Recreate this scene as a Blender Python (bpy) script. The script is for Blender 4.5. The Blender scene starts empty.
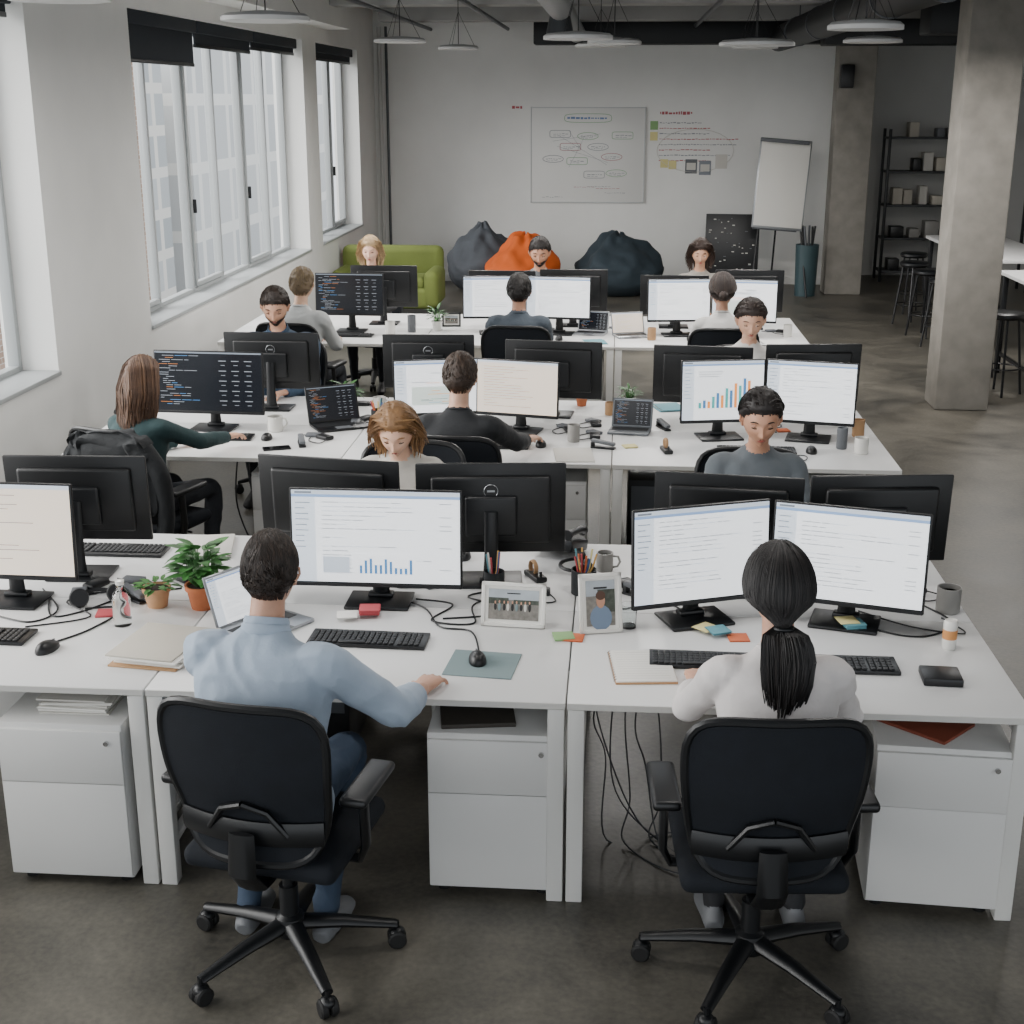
import bpy,bmesh,math,random
from mathutils import Vector,Matrix,noise
from mathutils.bvhtree import BVHTree
R=random.Random(7)
pi=math.pi
V=Vector
# ------------------------------------------------------------------ materials
def hx(h):
    h=h.lstrip('#');o=[]
    for i in (0,2,4):
        c=int(h[i:i+2],16)/255
        o.append(c/12.92 if c<=.04045 else ((c+.055)/1.055)**2.4)
    return (*o,1)
MC={}
def mat(name,col,rough=.5,metal=0,bump=0,bs=40,var=0,vs=4,emit=0,trans=0,spec=.5,stretch=None,coat=0,sheen=0,sss=0,detail=4):
    if name in MC: return MC[name]
    m=bpy.data.materials.new(name);m.use_nodes=True;nt=m.node_tree;b=nt.nodes['Principled BSDF']
    c=hx(col);b.inputs['Base Color'].default_value=c
    b.inputs['Roughness'].default_value=rough;b.inputs['Metallic'].default_value=metal
    b.inputs['Specular IOR Level'].default_value=spec
    if coat:b.inputs['Coat Weight'].default_value=coat
    if sheen:b.inputs['Sheen Weight'].default_value=sheen
    if sss:
        b.inputs['Subsurface Weight'].default_value=sss;b.inputs['Subsurface Radius'].default_value=(.02,.007,.004);b.inputs['Subsurface Scale'].default_value=.4
    if trans:b.inputs['Transmission Weight'].default_value=trans
    if emit:
        b.inputs['Emission Color'].default_value=c;b.inputs['Emission Strength'].default_value=emit
    if bump or var:
        tc=nt.nodes.new('ShaderNodeTexCoord');mp=nt.nodes.new('ShaderNodeMapping');nt.links.new(tc.outputs['Object'],mp.inputs[0])
        if stretch: mp.inputs['Scale'].default_value=stretch
    if bump:
        n=nt.nodes.new('ShaderNodeTexNoise');n.inputs['Scale'].default_value=bs;n.inputs['Detail'].default_value=detail
        bp=nt.nodes.new('ShaderNodeBump');bp.inputs['Strength'].default_value=min(1,bump);bp.inputs['Distance'].default_value=.02 if bs<20 else .004
        nt.links.new(mp.outputs[0],n.inputs['Vector']);nt.links.new(n.outputs['Fac'],bp.inputs['Height']);nt.links.new(bp.outputs[0],b.inputs['Normal'])
    if var:
        n=nt.nodes.new('ShaderNodeTexNoise');n.inputs['Scale'].default_value=vs;n.inputs['Detail'].default_value=6
        r=nt.nodes.new('ShaderNodeValToRGB');r.color_ramp.elements[0].position=.3;r.color_ramp.elements[1].position=.7
        r.color_ramp.elements[0].color=(*[x*(1-var) for x in c[:3]],1);r.color_ramp.elements[1].color=(*[min(1,x*(1+var)) for x in c[:3]],1)
        nt.links.new(mp.outputs[0],n.inputs['Vector']);nt.links.new(n.outputs['Fac'],r.inputs[0]);nt.links.new(r.outputs[0],b.inputs['Base Color'])
    MC[name]=m;return m
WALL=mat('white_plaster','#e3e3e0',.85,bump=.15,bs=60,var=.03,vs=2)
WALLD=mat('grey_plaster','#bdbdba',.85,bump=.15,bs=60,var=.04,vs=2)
CEIL=mat('ceiling_paint','#66676a',.9,var=.1,vs=1.5)
BEAM=mat('ceiling_beam','#9b9b99',.85,var=.08,vs=2)
CONC=mat('column_concrete','#85817a',.85,bump=.5,bs=25,var=.16,vs=5)
DUCT=mat('dark_duct','#1d1f21',.5,metal=.3,var=.1)
GALV=mat('galvanised','#54575a',.45,metal=.6,var=.1)
FRAME=mat('window_frame','#a3a7a8',.4)
BLIND=mat('roller_blind','#2b3036',.9,var=.05)
TOP=mat('desk_laminate','#dadad9',.4,var=.015,vs=2)
EDGE=mat('desk_edge','#c9c7c2',.5)
LEG=mat('desk_steel_white','#d0cfcb',.4)
CAB=mat('cabinet_white','#d3d2cf',.4,var=.01)
CABD=mat('cabinet_gap','#3a3a3a',.7)
BLK=mat('black_plastic','#090a0c',.42,bump=.05,bs=300)
BLK2=mat('black_satin','#0c0e11',.4)
CHR=mat('chair_mesh','#10141a',.85,bump=.35,bs=350,var=.12,vs=20,spec=.3)
CHF=mat('chair_frame','#07090c',.42)
RUB=mat('rubber','#070707',.7)
KEY=mat('keycap','#111316',.55)
GREY=mat('grey_plastic','#5d6064',.5)
SILV=mat('silver','#a9acb0',.35,metal=.8)
CHROME=mat('chrome','#c8c8c8',.15,metal=1)
PAPER=mat('paper','#e6e4de',.7,var=.01)
PAPER2=mat('paper_grey','#c9c6bf',.7)
FOLD=mat('folder_greige','#b8b2a6',.7,var=.03)
TERRA=mat('terracotta','#a9613c',.8,var=.12,vs=20)
POTB=mat('pot_beige','#b98d66',.7,var=.1,vs=20)
SOIL=mat('soil','#2b2018',.95,bump=.8,bs=90)
LEAF=mat('leaf','#3a6a33',.45,var=.35,vs=25)
LEAF2=mat('leaf_succulent','#4c7a40',.5,var=.25,vs=30)
CER=mat('ceramic_white','#dcdad4',.25,coat=.3)
CERG=mat('ceramic_grey','#8c8a86',.4)
CORK=mat('kraft','#ab8660',.7,var=.1)
ORNG=mat('sticky_orange','#cf6b43',.7);PINK=mat('sticky_pink','#b34a50',.7);YEL=mat('sticky_yellow','#d6cc90',.7);CYAN=mat('sticky_cyan','#5f95a0',.7);GREEN=mat('sticky_green','#86aa74',.7)
GLASS=mat('clear_glass','#f2f6f6',.03,trans=1)
PADM=mat('mousepad_teal','#76888a',.85,bump=.2,bs=300)
WOOD=mat('pencil_wood','#c69a55',.6)
CABLE=mat('cable_grey','#3c3d3f',.6)
def floor_mat():
    m=bpy.data.materials.new('polished_concrete');m.use_nodes=True;nt=m.node_tree;b=nt.nodes['Principled BSDF']
    tc=nt.nodes.new('ShaderNodeTexCoord')
    n1=nt.nodes.new('ShaderNodeTexNoise');n1.inputs['Scale'].default_value=1.1;n1.inputs['Detail'].default_value=10;n1.inputs['Roughness'].default_value=.7;n1.inputs['Distortion'].default_value=.4
    n2=nt.nodes.new('ShaderNodeTexNoise');n2.inputs['Scale'].default_value=45;n2.inputs['Detail'].default_value=6
    mx=nt.nodes.new('ShaderNodeMath');mx.operation='MULTIPLY_ADD';mx.inputs[1].default_value=.3
    r=nt.nodes.new('ShaderNodeValToRGB');e=r.color_ramp.elements;e[0].position=.45;e[0].color=hx('#2f2e2b');e[1].position=.82;e[1].color=hx('#656158')
    for n in(n1,n2): nt.links.new(tc.outputs['Object'],n.inputs['Vector'])
    nt.links.new(n2.outputs['Fac'],mx.inputs[0]);nt.links.new(n1.outputs['Fac'],mx.inputs[2]);nt.links.new(mx.outputs[0],r.inputs[0]);nt.links.new(r.outputs[0],b.inputs['Base Color'])
    r2=nt.nodes.new('ShaderNodeMapRange');r2.inputs[3].default_value=.25;r2.inputs[4].default_value=.6;nt.links.new(n1.outputs['Fac'],r2.inputs[0]);nt.links.new(r2.outputs[0],b.inputs['Roughness'])
    bp=nt.nodes.new('ShaderNodeBump');bp.inputs['Strength'].default_value=.2;bp.inputs['Distance'].default_value=.004;nt.links.new(n2.outputs['Fac'],bp.inputs['Height']);nt.links.new(bp.outputs[0],b.inputs['Normal'])
    return m
FLOOR=floor_mat()
def brick_mat(name,c1,c2,c3,sc,w=.5,h=.25):
    m=bpy.data.materials.new(name);m.use_nodes=True;nt=m.node_tree;b=nt.nodes['Principled BSDF']
    tc=nt.nodes.new('ShaderNodeTexCoord');sx=nt.nodes.new('ShaderNodeSeparateXYZ');cx=nt.nodes.new('ShaderNodeCombineXYZ');ad=nt.nodes.new('ShaderNodeMath')
    nt.links.new(tc.outputs['Object'],sx.inputs[0]);nt.links.new(sx.outputs[0],ad.inputs[0]);nt.links.new(sx.outputs[1],ad.inputs[1]);nt.links.new(ad.outputs[0],cx.inputs[0]);nt.links.new(sx.outputs[2],cx.inputs[1])
    k=nt.nodes.new('ShaderNodeTexBrick');k.inputs['Scale'].default_value=sc;k.inputs['Color1'].default_value=hx(c1);k.inputs['Color2'].default_value=hx(c2);k.inputs['Mortar'].default_value=hx(c3)
    k.inputs['Brick Width'].default_value=w;k.inputs['Row Height'].default_value=h;k.inputs['Mortar Size'].default_value=.12 if sc<1 else .02;k.offset=0 if sc<1 else .5
    nt.links.new(cx.outputs[0],k.inputs['Vector']);nt.links.new(k.outputs[0],b.inputs['Base Color']);b.inputs['Roughness'].default_value=.9
    return m
# ------------------------------------------------------------------ mesh builder
def T(x=0,y=0,z=0,rz=0,rx=0,ry=0,s=None):
    M=Matrix.Translation((x,y,z))@Matrix.Rotation(rz,4,'Z')@Matrix.Rotation(ry,4,'Y')@Matrix.Rotation(rx,4,'X')
    if s is not None: M=M@Matrix.Diagonal((*((s,)*3 if not hasattr(s,'__len__') else s),1))
    return M
BC={}
def boxgeo(sx,sy,sz,b=0,seg=2):
    k=(round(sx,4),round(sy,4),round(sz,4),b,seg)
    if k in BC:return BC[k]
    bm=bmesh.new();bmesh.ops.create_cube(bm,size=1);bmesh.ops.scale(bm,vec=(sx,sy,sz),verts=bm.verts)
    if b: bmesh.ops.bevel(bm,geom=list(bm.edges),offset=min(b,.49*min(sx,sy,sz)),segments=seg,affect='EDGES',profile=.5)
    r=([v.co.copy() for v in bm.verts],[[v.index for v in f.verts] for f in bm.faces]);bm.free();BC[k]=r;return r
def cr(P,k=6):
    P=[tuple(p) for p in P];n=len(P);o=[]
    for i in range(n-1):
        a=P[max(i-1,0)];b=P[i];c=P[i+1];d=P[min(i+2,n-1)]
        for j in range(k):
            t=j/k;o.append(tuple(.5*(2*b[q]+(c[q]-a[q])*t+(2*a[q]-5*b[q]+4*c[q]-d[q])*t*t+(3*b[q]-a[q]-3*c[q]+d[q])*t**3) for q in range(len(b))))
    o.append(P[-1]);return o
def tubegeo(P,rad,n=10,up=None,closed=False):
    P=[V(p) for p in P];N=len(P);vs=[];fs=[]
    if not hasattr(rad,'__len__'): rad=[rad]*N
    side=None
    for i,p in enumerate(P):
        if closed: t=(P[(i+1)%N]-P[i-1])
        else: t=(P[min(i+1,N-1)]-P[max(i-1,0)])
        if t.length<1e-9:t=V((0,0,1))
        t.normalize()
        if side is None:
            u=V(up) if up else (V((0,0,1)) if abs(t.z)<.9 else V((0,1,0)))
            side=t.cross(u)
            if side.length<1e-6: side=t.cross(V((1,0,0)))
        side=side-t*side.dot(t)
        if side.length<1e-6: side=t.orthogonal()
        side.normalize();w=side.cross(t)
        r=rad[i];a,b=(r if hasattr(r,'__len__') else (r,r))
        for j in range(n):
            q=2*pi*j/n;vs.append(p+side*(a*math.cos(q))+w*(b*math.sin(q)))
    for i in range(N if closed else N-1):
        for j in range(n):
            a=i*n+j;b=i*n+(j+1)%n;c=((i+1)%N)*n+(j+1)%n;d=((i+1)%N)*n+j
            fs.append([a,b,c,d])
    if not closed: fs.append([*range(n)][::-1]);fs.append([(N-1)*n+j for j in range(n)])
    return vs,fs
def lathegeo(prof,n=24):
    vs=[];fs=[]
    for r,z in prof:
        for j in range(n):
            q=2*pi*j/n;vs.append(V((r*math.cos(q),r*math.sin(q),z)))
    for i in range(len(prof)-1):
        for j in range(n): fs.append([i*n+j,i*n+(j+1)%n,(i+1)*n+(j+1)%n,(i+1)*n+j])
    if prof[0][0]>1e-5: fs.append([*range(n)][::-1])
    if prof[-1][0]>1e-5: fs.append([(len(prof)-1)*n+j for j in range(n)])
    return vs,fs
def sphgeo(n=16,m=10):
    vs=[V((0,0,1))];fs=[]
    for i in range(1,m):
        a=pi*i/m
        for j in range(n):
            q=2*pi*j/n;vs.append(V((math.sin(a)*math.cos(q),math.sin(a)*math.sin(q),math.cos(a))))
    vs.append(V((0,0,-1)))
    for j in range(n): fs.append([0,1+j,1+(j+1)%n])
    for i in range(m-2):
        for j in range(n): fs.append([1+i*n+j,1+(i+1)*n+j,1+(i+1)*n+(j+1)%n,1+i*n+(j+1)%n])
    L=len(vs)-1
    for j in range(n): fs.append([L,1+(m-2)*n+(j+1)%n,1+(m-2)*n+j])
    return vs,fs
COL=bpy.context.scene.collection
class MB:
    def __init__(s): s.v=[];s.f=[];s.m=[];s.mats=[]
    def add(s,geo,m,M=None):
        vs,fs=geo;o=len(s.v)
        s.v+=[(M@v if M is not None else v) for v in vs]
        if m not in s.mats:s.mats.append(m)
        i=s.mats.index(m)
        for f in fs: s.f.append([a+o for a in f]);s.m.append(i)
        return s
    def box(s,x,y,z,sx,sy,sz,m,b=0,rz=0,rx=0,ry=0,seg=2): return s.add(boxgeo(sx,sy,sz,b,seg),m,T(x,y,z,rz,rx,ry))
    def cyl(s,x,y,z,r,h,m,n=20,r2=None,rx=0,ry=0,rz=0):
        r2=r if r2 is None else r2
        return s.add(lathegeo([(r,0),(r2,h)],n),m,T(x,y,z,rz,rx,ry))
    def tube(s,P,r,m,n=8,M=None,up=None,closed=False): return s.add(tubegeo(P,r,n,up,closed),m,M)
    def sph(s,x,y,z,rx,ry,rz,m,n=16,k=10,M=None):
        X=T(x,y,z,s=(rx,ry,rz));return s.add(sphgeo(n,k),m,(M@X) if M is not None else X)
    def lathe(s,prof,m,M=None,n=24): return s.add(lathegeo(prof,n),m,M)
    def mesh(s,name,ang=40):
        me=bpy.data.meshes.new(name);me.from_pydata([tuple(v) for v in s.v],[],s.f)
        for m in s.mats: me.materials.append(m)
        me.polygons.foreach_set('material_index',s.m);me.polygons.foreach_set('use_smooth',[True]*len(s.f));me.update()
        me.set_sharp_from_angle(angle=math.radians(ang));return me
    def obj(s,name,x=0,y=0,z=0,rz=0,parent=None,ang=40):
        return place(name,s.mesh(name,ang),x,y,z,rz,parent)
def place(name,me,x=0,y=0,z=0,rz=0,parent=None,M=None):
    o=bpy.data.objects.new(name,me);COL.objects.link(o)
    if M is not None:o.matrix_local=M
    else:
        o.location=(x,y,z);o.rotation_euler=(0,0,rz)
    if parent:o.parent=parent
    return o
DZ=.74
# ------------------------------------------------------------------ room
XL=-3.55;XR=7.0;YB=20.3;YF=-1.0;CZ=3.85
MB().box((XL-.3+XR+.2)/2,(YF+22)/2,-.1,XR-XL+.5,22-YF,.2,FLOOR).obj('floor')
MB().box((XL-.3+XR+.2)/2,(YF+22)/2,CZ+.1,XR-XL+.5,22-YF,.2,CEIL).obj('ceiling')
wins=[(-.6,2.2),(2.9,8.3),(10.1,15.7),(16.4,19.0)]
wl=MB();th=.35;xc=XL-th/2;S0,S1=.92,3.25
wl.box(xc,(YF+22)/2,S0/2,th,22-YF,S0,WALL);wl.box(xc,(YF+22)/2,(S1+CZ)/2,th,22-YF,CZ-S1,WALL)
ys=[YF]+[q for w in wins for q in w]+[22]
for i in range(0,len(ys),2):
    wl.box(xc,(ys[i]+ys[i+1])/2,(S0+S1)/2,th,ys[i+1]-ys[i],S1-S0,WALL)
wl.box(XL+.15,8,CZ-.22,.3,18,.44,WALL)
wl.obj('wall_left')
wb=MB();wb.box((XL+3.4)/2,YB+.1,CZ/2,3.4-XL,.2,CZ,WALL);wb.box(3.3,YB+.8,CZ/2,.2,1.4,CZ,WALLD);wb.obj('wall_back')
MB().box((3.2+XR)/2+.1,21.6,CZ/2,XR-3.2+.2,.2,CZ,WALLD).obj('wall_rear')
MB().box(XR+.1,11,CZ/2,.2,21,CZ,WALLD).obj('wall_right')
MB().box((XL+3.4)/2,YB-.01,.05,3.4-XL,.02,.1,WALL).obj('baseboard_back')
for i,(a,b) in enumerate(wins):
    w=MB();xg=XL-.27;fr=.06
    w.box(xg,(a+b)/2,S0+fr/2,.07,b-a,fr,FRAME,.005);w.box(xg,(a+b)/2,S1-fr/2,.07,b-a,fr,FRAME,.005)
    w.box(XL-.12,(a+b)/2,S0+.012,.28,b-a,.03,FRAME,.005)
    n=max(3,round((b-a)/.95));
    for k in range(n+1):
        y=a+(b-a)*k/n;y=min(max(y,a+fr/2),b-fr/2)
        w.box(xg,y,(S0+S1)/2,.075,.05,S1-S0,FRAME,.005)
    for k in range(n):
        if k%2==0:
            y0=a+(b-a)*k/n+.05;y1=a+(b-a)*(k+1)/n-.05
            for yy in(y0,y1): w.box(xg+.03,yy,(S0+S1)/2,.05,.04,S1-S0-.16,FRAME,.004)
            for zz in(S0+.09,S1-.09): w.box(xg+.03,(y0+y1)/2,zz,.05,y1-y0,.04,FRAME,.004)
            w.box(xg+.07,y0+.02,1.7,.03,.02,.12,BLK2,.004)
    w.obj('window_%d'%(i+1))
    bl=MB();ng=1 if b-a<4 else 3
    for k in range(ng):
        y0=a+(b-a)*k/ng+.02;y1=a+(b-a)*(k+1)/ng-.02;h=[.36,.2,.16][k] if ng==3 else .18
        bl.box(XL-.1,(y0+y1)/2,S1-.05,.09,y1-y0,.1,BLIND,.01);bl.box(XL-.1,(y0+y1)/2,S1-h/2,.012,y1-y0-.02,h,BLIND);bl.box(XL-.1,(y0+y1)/2,S1-h,.025,y1-y0-.02,.03,BLK2,.005)
    bl.obj('roller_blind')
BR=brick_mat('brick_outside','#8f7767','#a48b7c','#b9b3aa',3)
FA=brick_mat('facade_grey','#b9bbbc','#c8c9c8','#dddcd8',.5,1.1,1.3)
FB=brick_mat('facade_white','#a2a6a8','#bbbdbd','#d6d3cd',.6,1.0,.9)
MB().box(-10.5,21,2,4,7,16,BR).obj('brick_building')
b=MB();b.box(-22,66,2,11,26,22,FA);b.obj('office_building')
b=MB();b.box(-26,47,-1,18,9,10,FB);b.box(-17,38,-1,3,6,3.4,TERRA);b.box(-17.5,44,1,2,3,2,TERRA);b.obj('apartment_building')
MB().box(-60,30,-8,112,160,.2,mat('street_asphalt','#a4a4a2',.9)).obj('street_ground')
c=MB();c.box(0,0,CZ/2,.46,.42,CZ,CONC,.02);c.obj('concrete_column',3.04,12.05)
c=MB();c.box(0,0,CZ/2,.5,.4,CZ,CONC,.02);c.obj('concrete_column',3.15,19.4)
MB().box(3.0,19.12,2.9,.18,.16,.3,BLK2,.02).obj('wall_speaker')
for y in (5.2,9.3,16.0,19.2):
    MB().box((XL+.3+XR)/2,y,CZ-.12,XR-XL-.3,.4,.24,BEAM,.01).obj('ceiling_beam')
d=MB();d.tube([(2.2,-.5,3.42),(2.2,20.2,3.42)],.17,DUCT,20)
for y in range(0,20,2): d.tube([(2.2,y,3.42),(2.2,y+.05,3.42)],.18,GALV,20);d.tube([(2.2,y,3.5),(2.2,y,CZ)],.008,GALV,6)
d.obj('ventilation_duct')
d=MB();d.box(4.6,14.5,3.4,3.2,.5,.35,DUCT,.02);d.box(3.6,18.0,3.4,2.2,.5,.3,DUCT,.02);d.box(.9,19.75,3.5,4.2,.4,.34,DUCT,.02);d.obj('ceiling_duct')
d=MB();d.tube([(-.6,5,3.46),(-.6,19.3,3.46)],.12,mat('silver_duct','#8b8d8f',.45,metal=.3),18);d.tube([(-.6,14,3.4),(-.6,14,3.2)],[.1,.14],GALV,16);d.obj('spiral_duct')
for x,z in((-2.7,3.56),(-1.6,3.56),(1.0,3.56),(5.9,3.56)):
    d=MB();d.tube([(0,0,z),(0,20.2,z)],.025,GALV,8);d.obj('ceiling_pipe',x)
d=MB();d.tube([(-3.45,20.2,0),(-3.45,20.2,3.6)],.03,WALLD,8);d.tube([(-3.35,20.2,0),(-3.35,20.2,3.6)],.02,GALV,8);d.obj('wall_pipes')
PL=mat('pendant_white','#c4c4c2',.5);PLE=mat('pendant_diffuser','#e9e6df',.5,emit=.8)
pend=[(-.27,9,2.97,.22),(-1.87,12,3.07,.22),(1.17,7,2.93,.18),(-1.76,7,2.98,.22),(-1.6,14,3.08,.2),(-.2,14,3.1,.25),(1.3,14,3.08,.22),(-2.8,7,3.08,.25),(.9,9.6,2.95,.25),(3.9,13.5,3.05,.22),(3.6,10.5,3.0,.2),(-.05,10.6,3.0,.2),(1.9,11,3.02,.22),(-1.1,4.4,3.1,.25),(.7,4.4,3.1,.25)]
for x,y,z,r in pend:
    p=MB();p.lathe([(0,.05),(r*.3,.048),(r*.9,.035),(r,.02),(r,0),(r*.93,0)],PL,n=40);p.lathe([(r*.93,.002),(0,.002)],PLE,n=40)
    p.tube([(0,0,.04),(0,0,CZ-z)],.004,BLK2,6)
    for a in(0,2.1,4.2): p.tube([(r*.8*math.cos(a),r*.8*math.sin(a),.03),(0,0,.35)],.002,BLK2,4)
    o=p.obj('pendant_lamp',x,y,z)
    L=bpy.data.lights.new('pendant_bulb','AREA');L.shape='DISK';L.size=r*1.8;L.energy=62 if y>13 else (40 if y>10 else 20);L.color=(1,.97,.93)
    lo=bpy.data.objects.new('bulb',L);COL.objects.link(lo);lo.parent=o;lo.location=(0,0,-.01)
# ------------------------------------------------------------------ desks
def desk(x0,x1,y0,y1):
    w=x1-x0-.006;D=y1-y0;m=MB()
    for s in(-1,1):
        m.box(0,s*D/4,-.0125,w,D/2-.004,.025,TOP,.003);m.box(0,s*(D/2-.001),-.0125,w-.004,.003,.021,EDGE)
    for sx in(-1,1):
        for sy in(-1,1): m.box(sx*(w/2-.03),sy*(D/2-.03),-.025-(DZ-.025)/2,.055,.055,DZ-.026,LEG,.004)
        m.box(sx*(w/2-.03),0,-.05,.05,D-.1,.05,LEG,.004);m.box(sx*(w/2-.03),0,-.6,.03,D-.1,.03,LEG,.004)
    for sy in(-1,1): m.box(0,sy*D*.28,-.045,w-.12,.04,.04,LEG,.004)
    m.box(0,0,-.12,w-.3,.22,.015,LEG,.004);m.box(0,.11,-.1,w-.3,.01,.05,LEG)
    for k in range(3): m.box(-.4+k*.4,0,-.095,.22,.06,.04,BLK2,.005)
    return m.obj('office_desk',(x0+x1)/2,(y0+y1)/2,DZ)
for a,b in((-2.93,-1.53),(-1.53,-.13),(-.13,1.36)): desk(a,b,4.0,5.65)
for a,b in((-3.03,-1.47),(-1.47,0),(0,1.53)): desk(a,b,7.0,8.6)
for a,b in((-3.2,-1.55),(-1.55,0),(0,1.56)): desk(a,b,10.6,12.2)
def pedestal(x,y,rz=0,top=None):
    m=MB();w,d,h=.43,.56,.58
    m.box(0,0,.03+h/2,w,d,h,CAB,.006);m.box(0,-d/2-.004,.03+h-.12,w-.004,.018,.2,CAB,.004);m.box(0,-d/2-.004,.03+.19,w-.004,.018,.36,CAB,.004)
    m.box(0,-d/2-.003,.03+h-.225,w-.006,.012,.008,CABD)
    m.cyl(w/2-.05,-d/2-.01,.03+h-.06,.009,.012,CHROME,14,rx=pi/2)
    for sx in(-1,1):
        for sy in(-1,1): m.cyl(sx*.17,sy*.23,.0,.022,.03,RUB,12)
    if top=='paper':
        for k in range(9): m.box(.03+R.uniform(-.01,.01),-.05+R.uniform(-.01,.01),.03+h+.004+k*.006,.24,.31,.0055,PAPER if k%2 else PAPER2,rz=R.uniform(-.06,.06))
    if top=='orange':
        m.box(-.04,-.1,.03+h+.006,.2,.26,.012,mat('red_folder','#7a3a26',.7),.003,rz=.9)
    if top=='dark':
        m.box(-.07,-.08,.03+h+.008,.25,.32,.016,mat('dark_folder','#37322c',.7),.003,rz=.15)
    m.obj('drawer_pedestal',x,y,0,rz)
pedestal(-1.83,4.27,.0,'paper');pedestal(-.375,4.30,0,'dark');pedestal(1.11,4.31,-.06,'orange');pedestal(-2.5,5.25,pi);pedestal(-.5,5.3,pi)
for x,y in((-.35,7.4),(-1.8,7.45),(1.2,7.4),(-.3,11),(1.2,11)): pedestal(x,y)
# ------------------------------------------------------------------ office chair
def chair_mesh():
    m=MB();RR=.335
    for k in range(5):
        a=2*pi*k/5+.42;c,s=math.cos(a),math.sin(a)
        m.tube([(c*.02,s*.02,.125),(c*.17,s*.17,.11),(c*RR,s*RR,.08)],[(.034,.025),(.027,.019),(.019,.013)],CHF,10)
        m.cyl(c*RR,s*RR,.05,.009,.04,CHF,8)
        for q in(-1,1): m.add(lathegeo([(.0,0),(.024,0),(.03,.005),(.03,.02),(.024,.025),(0,.025)],16),RUB,T(c*RR-s*q*.003,s*RR+c*q*.003,.03)@Matrix.Rotation(a,4,'Z')@Matrix.Rotation(-pi/2*q,4,'X'))
        m.sph(c*RR,s*RR,.048,.027,.027,.02,CHF,12,8)
    m.lathe([(.05,.09),(.055,.105),(.045,.15),(.03,.16),(.03,.26),(.018,.26),(.018,.40)],CHF,n=18)
    m.box(0,-.02,.395,.16,.26,.05,CHF,.015);m.tube([(.08,.05,.4),(.24,.06,.39)],.006,CHF,6)
    m.box(0,.02,.44,.49,.47,.07,CHR,.033,seg=4);m.box(0,.02,.413,.44,.42,.03,CHF,.012)
    def sh(u,v):
        w=.20+.055*math.sin(min(1,v*1.15)*pi*.5);z=.48+.52*v
        y=-.245-.05*v+.045*u*u+.03*math.exp(-((v-.25)/.2)**2)
        return V((u*w,y,z))
    def rc(u,v):
        n=5.5;a=abs(u);b=abs(v*2-1)
        L=(a**n+b**n)**(1/n) if a+b>0 else 1;mx=max(a,b)
        k=mx/L if L>0 else 1
        return u*k,(v*2-1)*k*.5+.5
    NU,NV=16,18
    for off in(0,-.012):
        vs=[];fs=[]
        for j in range(NV+1):
            for i in range(NU+1):
                u,v=rc(-1+2*i/NU,j/NV);vs.append(sh(u*.985,v)+V((0,off,0)))
        for j in range(NV):
            for i in range(NU):
                a=j*(NU+1)+i;f=[a,a+1,a+NU+2,a+NU+1];fs.append(f if off==0 else f[::-1])
        m.add((vs,fs),CHR)
    ol=[]
    for k in range(64):
        t=2*pi*k/64;u=math.cos(t);v=math.sin(t);M_=max(abs(u),abs(v));u/=M_;v/=M_
        u,v=rc(u,v*.5+.5);ol.append(sh(u,v)+V((0,-.006,0)))
    m.tube(ol,.0135,CHF,8,closed=True)
    m.tube([sh(u/6,.2)+V((0,-.025,0)) for u in range(-6,7)],[(.012,.04)]*13,CHF,10)
    for s in(-1,1): m.tube([sh(s*.55,.2)+V((0,-.03,0)),sh(s*.3,.35)+V((0,-.03,0)),sh(0,.4)+V((0,-.03,0))],[(.012,.01)]*3,CHF,8)
    m.tube([(0,-.1,.39),(0,-.24,.40),(0,-.30,.47),(0,-.29,.60)],[(.05,.015),(.05,.015),(.045,.014),(.04,.012)],CHF,10)
    for s in(-1,1):
        m.tube([(s*.12,-.02,.40),(s*.26,-.03,.41),(s*.285,-.05,.47),(s*.285,-.06,.64)],[(.02,.012),(.02,.013),(.022,.013),(.022,.013)],CHF,10)
        m.box(s*.285,-.02,.66,.085,.27,.032,CHF,.014,seg=3)
    return m.mesh('office_chair')
CHM=chair_mesh()
def chair(x,y,rz): return place('office_chair',CHM,x,y,0,rz)
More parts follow.
